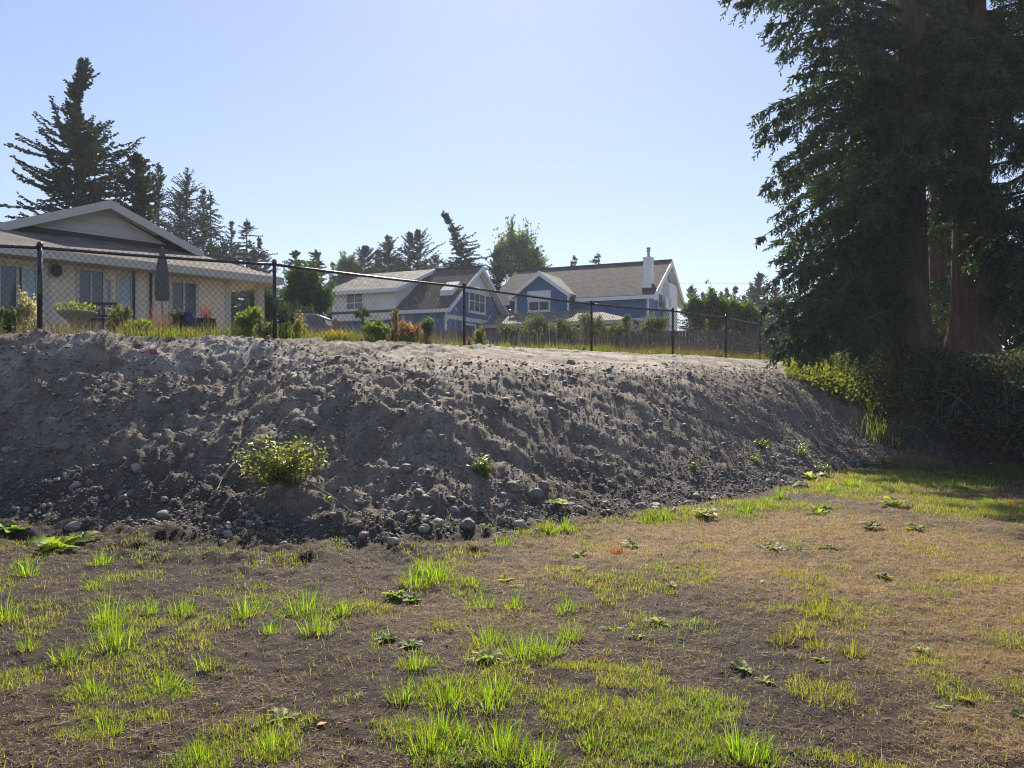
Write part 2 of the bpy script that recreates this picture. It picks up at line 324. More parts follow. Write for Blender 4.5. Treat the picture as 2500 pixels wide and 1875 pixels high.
def leaves(P, D, L, W, col, roll=None, fold=0.25, droop=0.15):
    n = len(P); D, s_, n_ = frames(D)
    if roll is None: roll = U(0, 2*np.pi, n)
    D, s_, n_ = rot_about(D, s_, n_, roll)
    L = np.broadcast_to(L, n)[:, None]; W = np.broadcast_to(W, n)[:, None]
    base = P; tip = P+D*L-n_*L*droop; mid = P+D*L*0.5-n_*W*fold
    a_ = P+D*L*0.45+s_*W*0.5; b_ = P+D*L*0.45-s_*W*0.5
    V = np.stack([base, a_, tip, mid, b_], 1).reshape(-1, 3)
    T = (LT[None]+5*np.arange(n)[:, None, None]).reshape(-1, 3)
    Cc = np.repeat(np.asarray(col).reshape(-1, 3), 5, 0) if len(np.asarray(col).reshape(-1, 3)) == n else np.tile(col, (5*n, 1))
    return V, T, Cc
BT = np.array([[0, 1, 2], [1, 3, 2], [2, 3, 4]])
def blades(P, h, wd, az, lean, col, bend=1.0):
    n = len(P); dx = np.stack([np.cos(az), np.sin(az), np.zeros(n)], 1); sx = np.stack([-np.sin(az), np.cos(az), np.zeros(n)], 1)
    tw = U(-1.2, 1.2, n)[:, None]; sx = unit(sx*np.cos(tw)+dx*np.sin(tw))
    h = h[:, None]; lean = lean[:, None]; wd = wd[:, None]; up = np.array([0, 0, 1.0])
    m = P+up*h*0.55*np.cos(lean*.5)+dx*h*0.55*np.sin(lean*.5); t = m+up*h*0.5*np.cos(lean*1.4*bend)+dx*h*0.5*np.sin(lean*1.4*bend)
    V = np.stack([P-sx*wd/2, P+sx*wd/2, m-sx*wd*.42, m+sx*wd*.42, t], 1).reshape(-1, 3)
    T = (BT[None]+5*np.arange(n)[:, None, None]).reshape(-1, 3)
    return V, T, np.repeat(col, 5, 0)
def jcol(c, n, v=0.25, hue=0.08):
    c = np.asarray(c, float); k = (1+U(-v, v, n))[:, None]
    return np.clip(c*k*(1+U(-hue, hue, (n, 3))), 0, 1)
def cat(lst):
    V, T, C_ = [], [], []; o = 0
    for v, t, c in lst:
        V.append(v); T.append(t+o); C_.append(c); o += len(v)
    return np.concatenate(V), np.concatenate(T), np.concatenate(C_)
def tube(pts, rad, n=6, cap=True, ref=None):
    """tapered tube through points -> V, T"""
    pts = np.asarray(pts, float); m = len(pts); rad = np.broadcast_to(rad, m)
    d = np.gradient(pts, axis=0); d = unit(d)
    if ref is None: ref = np.array([0, 0, 1.0]) if abs(d[0][2]) < 0.9 else np.array([1.0, 0, 0])
    V = []
    for i in range(m):
        s_ = unit(np.cross(d[i], ref)); t_ = np.cross(s_, d[i])
        an = np.arange(n)*2*np.pi/n
        V.append(pts[i]+rad[i]*(np.cos(an)[:, None]*s_+np.sin(an)[:, None]*t_))
    V = np.concatenate(V); T = []
    for i in range(m-1):
        for k in range(n):
            a_, b_ = i*n+k, i*n+(k+1) % n
            T += [[a_, b_, b_+n], [a_, b_+n, a_+n]]
    if cap:
        for k in range(1, n-1): T += [[0, k+1, k], [(m-1)*n, (m-1)*n+k, (m-1)*n+k+1]]
    return V, np.array(T)
class MB:
    def __init__(s): s.v = []; s.f = []
    def add(s, V, T):
        o = len(s.v); s.v += [tuple(p) for p in V]; s.f += [tuple(int(i)+o for i in t) for t in T]
        return s
    def box(s, x0, y0, z0, x1, y1, z1):
        V = [(x, y, z) for z in (z0, z1) for y in (y0, y1) for x in (x0, x1)]
        return s.add(V, [(0, 2, 3, 1), (4, 5, 7, 6), (0, 1, 5, 4), (2, 6, 7, 3), (0, 4, 6, 2), (1, 3, 7, 5)])
    def prism(s, pts, vec):
        n = len(pts); vec = np.array(vec, float)
        V = [tuple(p) for p in pts]+[tuple(np.array(p)+vec) for p in pts]
        Fc = [tuple(range(n))[::-1], tuple(range(n, 2*n))]+[(i, (i+1) % n, n+(i+1) % n, n+i) for i in range(n)]
        return s.add(V, Fc)
    def tube(s, pts, rad, n=8): return s.add(*tube(pts, rad, n))
    def lathe(s, prof, n=16, c=(0, 0, 0), pleat=0.0, np_=8):
        V = []; m = len(prof)
        for r, z in prof:
            for k in range(n):
                an = k*2*math.pi/n; rr = r*(1+pleat*math.cos(an*np_)); V.append((c[0]+rr*math.cos(an), c[1]+rr*math.sin(an), c[2]+z))
        Fc = [(i*n+k, i*n+(k+1) % n, (i+1)*n+(k+1) % n, (i+1)*n+k) for i in range(m-1) for k in range(n)]
        Fc += [tuple(range(n))[::-1], tuple(range((m-1)*n, m*n))]
        return s.add(V, Fc)
    def build(s, name, mt, parent=None, smooth=False, loc=None):
        me = bpy.data.meshes.new(name); me.from_pydata(s.v, [], s.f); me.update()
        import bmesh
        bm = bmesh.new(); bm.from_mesh(me); bmesh.ops.recalc_face_normals(bm, faces=bm.faces); bm.to_mesh(me); bm.free()
        if smooth:
            for p in me.polygons: p.use_smooth = True
        me.materials.append(mt); return link(name, me, parent, loc)

# ------------------------------------------------------------ chain-link fence
FT = 3.53                                                 # height of the top rail above the lawn's level
fence = empty('chain_link_fence', (POSTS[1][0], POSTS[1][1], 2.3), 'black chain link fence with thin posts running along the top of the bare bank', 'fence')
floc = np.array(fence.location)
fz = [2.30+0.0*k for k in range(len(POSTS))]
ftop = [3.60, 3.60, 3.555, 3.535, 3.50, 3.535, 3.525, 3.52, 3.52]
for i, (x, y) in enumerate(POSTS):
    zb = float(H(x, y))-0.1; mb = MB(); rr = 0.030 if i != 1 else 0.036
    mb.tube([(x, y, zb), (x, y, ftop[i]+0.01)], rr, 12)
    mb.lathe([(rr*1.25, -.02), (rr*1.3, 0.02), (rr*0.9, 0.05), (0.006, 0.065)], 10, (x, y, ftop[i]))
    o = mb.build('post', M['blackrail'], fence, True); o.location = -floc
rails = []
for i in range(len(POSTS)-1):
    (x0, y0), (x1, y1) = POSTS[i], POSTS[i+1]; z0, z1 = ftop[i]-.03, ftop[i+1]-.03
    tt = np.linspace(0, 1, 9); sag = -0.012*np.sin(tt*np.pi)
    pts = np.stack([x0+(x1-x0)*tt, y0+(y1-y0)*tt, z0+(z1-z0)*tt+sag], 1)
    mb = MB(); mb.tube(pts, 0.0235, 12); o = mb.build('top_rail', M['blackrail'], fence, True); o.location = -floc
    # woven mesh: each wire is a zigzag, neighbours hook into each other
    Ls = math.hypot(x1-x0, y1-y0); ux, uy = (x1-x0)/Ls, (y1-y0)/Ls; nxn, nyn = uy, -ux
    pw = 0.092/2; ph = 0.102/2; ncol = int(Ls/pw); nr = 25
    ii = np.arange(nr); VV = []; TT = []; o_ = 0
    for c in range(ncol+1):
        par = (ii+c) % 2; xx = c*pw+np.where(par == 0, -.0015, pw+.0015)
        if c == ncol: continue
        off = np.where(par == 0, 0.0035, -0.0035)
        f_ = np.clip(xx/Ls, 0, 1); top = z0+(z1-z0)*f_+0.035
        jj = 0.004*rng.normal(size=nr)
        P_ = np.stack([x0+ux*xx+nxn*off, y0+uy*xx+nyn*off, top-ii*ph+jj*0.4], 1)
        v, t = tube(P_, 0.0036, 4, False, np.array([nxn, nyn, 0.0])); VV.append(v); TT.append(t+o_); o_ += len(v)
    o = mk('wire_mesh', np.concatenate(VV)-floc, np.concatenate(TT), M['blackvinyl'], fence, smooth=True)

# ------------------------------------------------------------ houses
class House:
    def __init__(s, name, label, x, y, zg, rot, cat='house'):
        s.root = empty(name, (x, y, zg), label, cat, rot); s.o = np.array([x, y, zg]); s.r = rot
        c, q = math.cos(rot), math.sin(rot); s.R = np.array([[c, -q, 0], [q, c, 0], [0, 0, 1]])
    def loc(s, px, py, ax, val):
        d = s.R.T @ np.array([(px-CX)/F, 1, (CY-py)/F]); c = s.R.T @ (np.array([0, 0, EYE])-s.o)
        t = (val-c[ax])/d[ax]; return c+t*d
    def window(s, x0, y0, x1, y1, ax, val, sgn, cols=1, rows=1, fr=0.09, glass=None, name='window', trim=None, mid=0.5):
        a_, b_ = s.loc(x0, (y0+y1)/2, ax, val), s.loc(x1, (y0+y1)/2, ax, val)
        o = 1-ax; u0, u1 = sorted((a_[o], b_[o])); xm = (x0+x1)/2
        zt, zb = s.loc(xm, y0, ax, val)[2], s.loc(xm, y1, ax, val)[2]
        def bx(mb, ua, ub, za, zb_, d0, d1):
            lo, hi = sorted((val+sgn*d0, val+sgn*d1))
            if ax == 1: mb.box(ua, lo, za, ub, hi, zb_)
            else: mb.box(lo, ua, za, hi, ub, zb_)
        mb = MB()
        bx(mb, u0, u0+fr, zb, zt, 0.001, .06); bx(mb, u1-fr, u1, zb, zt, 0.001, .06)
        bx(mb, u0+fr, u1-fr, zt-fr, zt, 0.001, .058); bx(mb, u0+fr, u1-fr, zb, zb+fr, .001, .058)
        bx(mb, u0-.04, u1+.04, zb-.05, zb-.001, .001, .09)
        m_ = fr*0.6
        for k in range(1, cols):
            uc = u0+fr+(u1-u0-2*fr)*k/cols; bx(mb, uc-m_/2, uc+m_/2, zb+fr, zt-fr, .001, .05)
        for k in range(1, rows):
            zc = zb+fr+(zt-zb-2*fr)*(mid if rows == 2 else k/rows)
            for c_ in range(cols):
                ua = u0+fr+(u1-u0-2*fr)*c_/cols+(m_/2 if c_ else 0); ub = u0+fr+(u1-u0-2*fr)*(c_+1)/cols-(m_/2 if c_ < cols-1 else 0)
                bx(mb, ua, ub, zc-.025, zc+.025, .001, .045)
        w_ = mb.build(name, trim or M['whitetrim'], s.root)
        mb = MB(); bx(mb, u0+fr*.5, u1-fr*.5, zb+fr*.5, zt-fr*.5, -.02, .02); mb.build('pane', glass or M['glass'], w_)
        return w_
def slab(pts, th=0.12):
    p = [np.array(q, float) for q in pts]; n_ = unit(np.cross(p[1]-p[0], p[2]-p[0]))
    if n_[2] < 0: n_ = -n_
    return [tuple(q) for q in p], tuple(-n_*th)

R25 = -math.radians(25)
# --- white-bayed blue house in the middle
g0 = 1.6
hb = House('blue_house', 'blue two storey house with a wide white dormer bay, left of the chimney house', -3.77, 46, g0, R25)
E = EYE-g0
ze, zr, zk = 4.55+E, 7.6+E, 4.9+E
pts, v = slab([(-11.9, 0, ze), (0, 0, ze), (0, 4.4, zr), (-11.9, 4.4, zr)]); rf = MB().prism(pts, v).build('roof', M['shingle'], hb.root)
pts, v = slab([(-11.9, 4.4, zr), (0, 4.4, zr), (0, 8.3, zk), (-11.9, 8.3, zk)])
MB().prism(pts, v).build('roof', M['shingle'], hb.root)
MB().box(-11.9, 4.28, zr-.02, 0.02, 4.52, zr+.06).build('ridge_cap', M['flashing'], hb.root)
MB().box(-11.3, 0.45, 0, -0.45, 7.8, ze-.02).build('wall', M['bluewall'], hb.root)
sb = (zr-ze)/4.4; sk = (zr-zk)/3.9
gz = lambda y: (ze+sb*y if y < 4.4 else zr-sk*(y-4.4))
zs = float(hb.loc(1120, 708, 0, -.45)[2])
pl = [(-.449, .45, ze-.1), (-.449, 7.8, ze-.1), (-.449, 7.8, gz(7.8)-.16), (-.449, 4.4, zr-.18), (-.449, .45, gz(.45)-.16)]
MB().prism(pl, (-.25, 0, 0)).build('gable_wall', M['bluewall'], hb.root)
yl = (zs-ze+.3)/sb; yh = 4.4+(zr-zs-.3)/sk
MB().prism([(-.44, yl, zs), (-.44, yh, zs), (-.44, 4.4, zr-.22)], (.03, 0, 0)).build('gable_panel', M['whitewall'], hb.root)
def rake(h, x, ya, za, yb, zb, wd=.28, th=.06, m='whitetrim'):
    MB().prism([(x, ya, za), (x, yb, zb), (x, yb, zb-wd), (x, ya, za-wd)], (th, 0, 0)).build('bargeboard', M[m], h.root)
rake(hb, 0.01, -.03, ze-.03, 4.4, zr+.01); rake(hb, 0.01, 4.4, zr+.01, 8.33, zk-.03)
MB().prism([(-.40, 0.1, ze-.2), (0, .1, ze-.2), (0, 4.4, zr-.17), (-.40, 4.4, zr-.17)], (0, 0, -.02)).build('soffit', M['whitetrim'], hb.root)
MB().prism([(-.40, 4.41, zr-.17), (0, 4.41, zr-.17), (0, 8.2, zk-.2), (-.40, 8.2, zk-.2)], (0, 0, -.02)).build('soffit', M['whitetrim'], hb.root)
MB().box(-3.49, -.05, ze-.26, 0, 0, ze-.04).build('fascia', M['whitetrim'], hb.root); MB().box(-11.9, -.05, ze-.26, -9.01, 0, ze-.04).build('fascia', M['whitetrim'], hb.root)
MB().box(-.50, .40, 0, -.40, .55, ze-.15).build('corner_trim', M['whitetrim'], hb.root)
za, zb2 = [float(hb.loc(1135, q, 0, -.45)[2]) for q in (774, 784)]
MB().box(-.449, .6, zb2, -.40, 7.7, za).build('belt_trim', M['whitetrim'], hb.root)
hb.window(1143, 709, 1184, 765, 0, -.45, 1, 3, 2, .12)
hb.window(1128, 790, 1160, 840, 0, -.45, 1, 1, 1, .12)
# white shed dormer bay
zd = 5.98+E; zb3 = float(hb.loc(890, 782, 1, .1)[2])
MB().box(-8.65, .1, zb3, -3.86, .449, zd).build('bay_wall', M['whitewall'], hb.root)
for tx in (-8.6, -3.99):
    MB().prism([(tx, .45, ze+.1), (tx, 4.3, zr-.1), (tx, .45, zd-.02)], (.12, 0, 0)).build('dormer_cheek', M['whitewall'], hb.root)
pts, v = slab([(-9.0, -.35, zd-.1), (-3.5, -.35, zd-.1), (-3.5, 4.4, zr+.08), (-9.0, 4.4, zr+.08)]); MB().prism(pts, v).build('dormer_roof', M['shinglesunlit'], hb.root)
MB().box(-9.0, -.41, zd-.34, -3.5, -.35, zd-.1).build('dormer_fascia', M['whitetrim'], hb.root)
MB().prism([(-3.5, -.35, zd-.12), (-3.5, 4.3, zr+.04), (-3.5, 4.3, zr-.2), (-3.5, -.35, zd-.36)], (.05, 0, 0)).build('dormer_bargeboard', M['whitetrim'], hb.root)
hb.window(845, 714, 888, 758, 1, .1, -1, 2, 2, .09, mid=.4)
s_ = hb.loc(1096, 704, 1, 1.6); sx = float(s_[0]); sz = ze+sb*1.6
MB().prism([(sx-.45, 1.3, ze+sb*1.3-.1), (sx+.45, 1.3, ze+sb*1.3-.1), (sx+.45, 2.2, ze+sb*2.2-.1), (sx-.45, 2.2, ze+sb*2.2-.1)], (0, 0, .42)).build('skylight', M['whitetrim'], hb.root)
# --- blue house with the chimney
hc = House('blue_house', 'blue two storey house with a white chimney and a front cross gable', 9.18, 50, g0, R25)
ze, zr, zk = 5.82+E, 8.7+E, 5.9+E; WR = 4.85; WB = 9.1
sc = (zr-ze)/WR; sk = (zr-zk)/(WB-WR)
pts, v = slab([(-12, 0, ze), (0, 0, ze), (0, WR, zr), (-12, WR, zr)]); MB().prism(pts, v).build('roof', M['shingle'], hc.root)
pts, v = slab([(-12, WR, zr), (0, WR, zr), (0, WB, zk), (-12, WB, zk)]); MB().prism(pts, v).build('roof', M['shingle'], hc.root)
MB().box(-12, WR-.12, zr-.02, 0.02, WR+.12, zr+.06).build('ridge_cap', M['flashing'], hc.root)
MB().box(-11.6, .45, 0, -.55, WB-.5, ze-.02).build('wall', M['bluewall'], hc.root)
MB().prism([(-.549, .45, ze-.1), (-.549, WB-.5, ze-.1), (-.549, WB-.5, zk+sk*.5-.16), (-.549, WR, zr-.18), (-.549, .45, ze+sc*.45-.16)], (-.25, 0, 0)).build('gable_wall', M['whitewall'], hc.root)
rake(hc, 0.01, -.03, ze-.03, WR, zr+.01, .4); rake(hc, 0.01, WR, zr+.01, WB+.03, zk-.03, .4)
MB().prism([(-.5, 0.1, ze-.2), (0, .1, ze-.2), (0, WR, zr-.17), (-.5, WR, zr-.17)], (0, 0, -.02)).build('soffit', M['whitetrim'], hc.root)
MB().prism([(-.5, WR+.01, zr-.17), (0, WR+.01, zr-.17), (0, WB-.1, zk-.2), (-.5, WB-.1, zk-.2)], (0, 0, -.02)).build('soffit', M['whitetrim'], hc.root)
MB().box(-5.4, -.06, ze-.28, 0, 0, ze-.04).build('fascia', M['whitetrim'], hc.root); MB().box(-12, -.06, ze-.28, -10.3, 0, ze-.04).build('fascia', M['whitetrim'], hc.root)
MB().box(-.60, .40, 0, -.49, .56, ze-.15).build('corner_trim', M['whitetrim'], hc.root); MB().box(-.60, WB-.6, 0, -.49, WB-.45, zk-.1).build('corner_trim', M['whitetrim'], hc.root)
zt_, zb_ = [float(hc.loc(1560, q, 1, .45)[2]) for q in (776, 785)]
MB().box(-11.6, .40, zb_, -.61, .449, zt_).box(-.549, .57, zb_, -.5, WB-.61, zt_).build('belt_trim', M['whitetrim'], hc.root)
hc.window(1606, 717, 1616, 754, 0, -.55, 1, 1, 2, .08)
hc.window(1641, 728, 1648.5, 752, 0, -.55, 1, 1, 2, .08)
y0_, y1_ = hc.loc(1619, 740, 0, -.55)[1], hc.loc(1639, 740, 0, -.55)[1]
MB().box(-.549, y0_, 0, -.1, y1_, float(hc.loc(1630, 660, 0, -.3)[2])-.9).build('chimney_chase', M['whitewall'], hc.root)
hc.window(1624, 727, 1636, 753, 0, -.1, 1, 1, 1, .07)
# chimney on the front slope
c_ = hc.loc(1583, 700, 1, .75); cx_ = float(c_[0]); zt = float(hc.loc(1583, 629, 1, .75)[2]); zbm = ze+sc*.5-.2
ch = MB().box(cx_-.28, .5, zbm, cx_+.28, 1.05, zt-.1).box(cx_-.31, .47, zt-.1, cx_+.31, 1.08, zt).build('chimney', M['whitewall'], hc.root)
MB().box(cx_-.35, .42, zbm-.0, cx_+.35, .499, ze+sc*.5+.18).box(cx_+.281, .5, zbm, cx_+.36, 1.1, ze+sc*1.1+.1).build('chimney_flashing', M['flashing'], ch)
MB().lathe([(.16, 0), (.16, .06), (.09, .08), (.09, .4), (.14, .42), (.14, .46), (.10, .47), (.10, .58), (.14, .6), (.14, .66), (.02, .68)], 14, (cx_, .78, zt)).build('flue_cap', M['metal'], ch)
# cross gable
gc_, gh, gzE, gzP = -7.75, 2.25, 6.05+E, 7.68+E; yF = -.75; yW = -.3
wM = (gzP-ze)/sc; wE = (gzE-ze)/sc
pts, v = slab([(gc_-gh, yF, gzE), (gc_, yF, gzP), (gc_, wM, gzP), (gc_-gh, wE, gzE)]); MB().prism(pts, v).build('cross_gable_roof', M['shinglesunlit'], hc.root)
pts, v = slab([(gc_, yF, gzP), (gc_+gh, yF, gzE), (gc_+gh, wE, gzE), (gc_, wM, gzP)]); MB().prism(pts, v).build('cross_gable_roof', M['shinglesunlit'], hc.root)
zlow = float(hc.loc(1318, 768, 1, yW)[2])
MB().prism([(gc_-1.95, yW, zlow), (gc_+1.95, yW, zlow), (gc_+1.95, yW, gzE+.05), (gc_, yW, gzP-.17), (gc_-1.95, yW, gzE+.05)], (0, .745, 0)).build('cross_gable_wall', M['bluewall'], hc.root)
for q in (-1, 1):
    MB().prism([(gc_, yF-.01, gzP+.01), (gc_+q*(gh+.02), yF-.01, gzE-.02), (gc_+q*(gh+.02), yF-.01, gzE-.32), (gc_, yF-.01, gzP-.32)], (0, -.05, 0)).build('bargeboard', M['whitetrim'], hc.root)
    MB().prism([(gc_, yF, gzP-.15), (gc_+q*gh, yF, gzE-.15), (gc_+q*gh, yW, gzE-.15), (gc_, yW, gzP-.15)], (0, 0, -.02)).build('soffit', M['whitetrim'], hc.root)
    MB().box(gc_+q*1.95-.07, yW-.03, zlow, gc_+q*1.95+.07, yW-.001, gzE).build('corner_trim', M['whitetrim'], hc.root)
hc.window(1289, 733, 1344, 761, 1, yW, -1, 2, 1, .12)
a_, b_ = hc.loc(1288, 720, 1, yW), hc.loc(1345, 732, 1, yW)
MB().box(a_[0], yW-.05, b_[2]+.02, b_[0], yW-.001, hc.loc(1316, 710, 1, yW)[2]).build('window_panel', M['whitetrim'], hc.root)
# low hipped wing in front
yq = -4.2; z1, z2 = [float(hc.loc(1300, q, 1, yq)[2]) for q in (788, 788)]
xa, xb = float(hc.loc(1166, 790, 1, yq)[0]), float(hc.loc(1545, 788, 1, yq)[0])
zc_ = z1+1.25
MB().prism(*slab([(xa, yq, z1), (xb, yq, z1), (xb-4.6, .44, zc_), (xa, .44, zc_)])).build('wing_roof', M['shinglesunlit'], hc.root)
MB().prism(*slab([(xb, yq, z1), (xb, .44, z1), (xb-4.6, .44, zc_)])).build('wing_roof', M['shinglesunlit'], hc.root)
MB().box(xa, yq-.06, z1-.25, xb, yq, z1-.03).build('wing_fascia', M['beigetrim'], hc.root)
MB().box(xa+.4, yq+.5, 0, xb-.4, .44, z1-.1).build('wing_wall', M['bluewall'], hc.root)
for px in (1372, 1386):
    xx_ = float(hc.loc(px, 800, 1, yq+.1)[0]); MB().box(xx_-.1, yq+.02, 0, xx_+.1, yq+.2, z1-.13).build('porch_post', M['whitetrim'], hc.root)
vx, vy = float(hc.loc(1245, 780, 1, -2.2)[0]), -2.2
for dx in (0, .55):
    zz = z1+1.25*(vy-yq)/(.44-yq); MB().lathe([(.05, -.1), (.05, .45), (.09, .46), (.09, .55), (.02, .58)], 10, (vx+dx, vy, zz)).build('roof_vent', M['metal'], hc.root)

# --- cream house at left
g1 = 2.2
rL = math.atan2(.76, .65)
hl = House('cream_house', 'cream single storey house with a wide gable and low eaves behind the fence at left', -6.5, 21.8, g1, rL)
E1 = EYE-g1; ze = 3.0+E1; zb = 3.82+E1; zp = 4.74+E1
# local x runs along the front towards the far right corner (x=0); local y runs away behind the front
MB().prism(*slab([(-16, 0, ze), (0, 0, ze), (-1.43, 2.5, zb), (-6.13, 2.5, zb), (-16, 2.5, zb)], .1)).build('roof', M['shingletan'], hl.root)
MB().prism(*slab([(0, 0, ze), (0, 11, ze), (-1.43, 11, zb), (-1.43, 2.5, zb)], .1)).build('roof', M['shingletan'], hl.root)
MB().prism(*slab([(-1.30, 2.1, zb-.03), (-3.78, 2.1, zp+.06), (-3.78, 12, zp+.06), (-1.30, 12, zb-.03)], .1)).build('gable_roof', M['shingletan'], hl.root)
MB().prism(*slab([(-3.78, 2.1, zp+.06), (-6.9, 2.1, zb-.25), (-6.9, 12, zb-.25), (-3.78, 12, zp+.06)], .1)).build('gable_roof', M['shingletan'], hl.root)
MB().prism([(-1.5, 2.5, zb-.15), (-3.78, 2.5, zp-.05), (-6.6, 2.5, zb-.25)], (0, .3, 0)).build('gable_wall', M['gablewall'], hl.root)
MB().box(-6.2, 2.44, zb-.14, -1.6, 2.49, zb+.1).build('gable_flashing', M['flashing'], hl.root)
for (xa_, za_, xb_, zb_) in ((-1.22, zb-.02, -3.78, zp+.08), (-3.78, zp+.08, -7.0, zb-.28)):
    MB().prism([(xa_, 2.08, za_), (xb_, 2.08, zb_), (xb_, 2.08, zb_-.22), (xa_, 2.08, za_-.22)], (0, -.05, 0)).build('bargeboard', M['beigetrim'], hl.root)
    MB().prism([(xa_, 2.09, za_-.12), (xb_, 2.09, zb_-.12), (xb_, 2.49, zb_-.12), (xa_, 2.49, za_-.12)], (0, 0, -.02)).build('soffit', M['beigetrim'], hl.root)
MB().box(-16, -.06, ze-.2, .06, 0, ze-.01).box(0, 0.001, ze-.2, .06, 11, ze-.01).build('gutter', M['beigetrim'], hl.root)
MB().box(-16, .01, ze-.2, -.01, 10.9, ze-.16).build('soffit', M['beigetrim'], hl.root)
XW = -1.25
MB().box(-16, .6, 0, XW, 10, ze-.201).build('wall', M['creamwall'], hl.root)
MB().box(-.42, .5, 0, -.22, .7, ze-.201).build('porch_post', M['beigetrim'], hl.root)
MB().box(XW-.12, .56, 0, XW+.04, .599, ze-.21).build('corner_trim', M['beigetrim'], hl.root)
bt = M['beigetrim']
hl.window(-60, 641, 94, 812, 1, .6, -1, 3, 1, .08, name='sliding_door', trim=bt)
hl.window(52, 654, 92, 780, 1, .56, -1, 1, 1, .05, glass=M['glassblue'], name='light_blue_door_panel', trim=bt)  # light blue leaf of the sliding door, sky reflection in its colour
hl.window(185, 656, 256, 840, 1, .6, -1, 2, 1, .06, name='sliding_door', trim=bt)
hl.window(256.5, 681, 269, 840, 1, .6, -1, 1, 1, .03, glass=M['glassblue'], name='sidelight', trim=bt)
hl.window(284, 669, 323, 756, 1, .6, -1, 1, 1, .05, glass=M['glassblue'], trim=bt)
hl.window(411, 684, 483, 846, 1, .6, -1, 2, 1, .08, name='patio_door', trim=bt)
for px in (327, 369):
    x_ = float(hl.loc(px, 700, 1, .52)[0]); MB().tube([(x_, .53, 0), (x_, .53, ze-.2)], .035, 8).build('downspout', M['flashing'], hl.root)
x_ = float(hl.loc(110, 700, 1, .5)[0]); MB().box(x_-.06, .5, 0, x_+.06, .599, ze-.21).build('wall_trim', bt, hl.root)
x_, _, zl = hl.loc(138, 658, 1, .45); MB().lathe([(.02, .12), (.10, .1), (.12, -.1), (.05, -.16)], 10, (x_, .45, zl)).box(x_-.02, .45, zl+.1, x_+.02, .6, zl+.13).build('wall_lantern', M['plastic'], hl.root)

# --- closed patio umbrella, pots, furniture behind the fence
def placed(name, px, d, label, cat, group=None, py=None):
    x = (px-CX)/F*d; z = float(H(x, d)) if py is None else EYE+(CY-py)/F*d
    return empty(name, (x, d, z), label, cat, 0, group)
um = placed('patio_umbrella', 396, 15.5, 'closed grey patio umbrella standing in front of the cream house', 'umbrella')
zt = EYE+(CY-606)/F*15.5-um.location.z
MB().lathe([(.25, 0), (.25, .05), (.06, .09), (.03, .2)], 16).build('base', M['concrete'], um, True)
MB().tube([(0, 0, .05), (0, 0, zt)], .02, 10).build('pole', M['metal'], um, True)
MB().lathe([(.10, zt-1.05), (.13, zt-.95), (.125, zt-.7), (.11, zt-.45), (.07, zt-.2), (.045, zt-.08), (.05, zt-.02), (.012, zt+.02)], 48, pleat=.16, np_=8).build('canopy', M['fabric'], um, True)
MB().tube([(0.13, 0, zt-.55), (.17, -.02, zt-1.1)], .006, 6).build('tie_cord', M['concrete'], um)
pb = placed('stone_bowl_planter', 188, 13.6, 'wide pale stone bowl planter on a pedestal, full of small plants', 'planter')
zt = EYE+(CY-761)/F*13.6-pb.location.z
MB().lathe([(.18, 0), (.2, .04), (.1, .1), (.09, zt-.24), (.16, zt-.16), (.28, zt-.06), (.31, zt-.02), (.32, zt), (.28, zt+.01), (.24, zt-.03)], 24).build('bowl', M['concrete'], pb, True)
n = 260; P = np.stack([U(-.25, .25, n), U(-.25, .25, n), zt+U(-.02, .12, n)], 1); D = unit(randdir(n)+np.array([0, 0, .9]))
v, t, c = leaves(P, D, U(.05, .1, n), .035, jcol((.16, .19, .06), n)); mk('plants', v, t, M['leaf'], pb, c)
bp_ = placed('blue_pot', 460, 13.6, 'small dark blue glazed pot in front of the patio door', 'pot', py=799)
MB().lathe([(.05, 0), (.09, .05), (.11, .14), (.08, .22), (.07, .24), (.085, .26), (.07, .265)], 18).build('pot_body', M['bluepot'], bp_, True)
for px, lb in ((503, 'dark round planter with orange grass, right of the blue pot'),):
    pp = placed('round_planter', px, 13.9, lb, 'planter', py=812)
    MB().lathe([(.10, 0), (.16, .05), (.185, .15), (.16, .24), (.17, .25), (.14, .25)], 20).build('planter_bowl', M['planter'], pp, True)
    n = 90; az = U(0, 2*np.pi, n); r = U(0, .08, n); P = np.stack([r*np.cos(az), r*np.sin(az), np.full(n, .22)], 1)
    v, t, c = blades(P, U(.2, .42, n), U(.004, .008, n), az, U(.05, .5, n), jcol((.27, .11, .07), n)); mk('orange_grass', v, t, M['dry'], pp, c)
chh = placed('patio_chair', 238, 14.2, 'black patio chair beside the stone bowl planter', 'chair')
zt = EYE+(CY-735)/F*14.2-chh.location.z
MB().box(-.24, -.24, .40, .24, .24, .44).build('seat', M['plastic'], chh)
mb = MB(); mb.box(-.24, .22, .5, .24, .25, .54); mb.box(-.24, .22, zt-.05, .24, .25, zt)
for k in range(5): mb.box(-.2+.1*k-.012, .225, .54, -.2+.1*k+.012, .245, zt-.05)
mb.build('backrest', M['plastic'], chh)
for sx_ in (-.23, .23):
    MB().tube([(sx_, -.22, 0), (sx_, -.22, .62), (sx_, .2, .64)], .014, 8).build('armrest', M['plastic'], chh)
    MB().tube([(sx_, .24, 0), (sx_, .235, zt)], .014, 8).build('leg', M['plastic'], chh)
tb = placed('garden_tub', 760, 19.5, 'grey round-shouldered garden tub behind the fence, left of the small shed', 'tub', py=835)
zt = EYE+(CY-768)/F*19.5-tb.location.z
pr = [(-.42, 0), (.36, 0), (.38, zt-.25), (.33, zt-.1), (.15, zt-.02), (-.2, zt+.01), (-.42, zt+.01)]
MB().prism([(a, 0, b) for a, b in pr], (0, .7, 0)).build('tub_shell', M['tubshell'], tb)
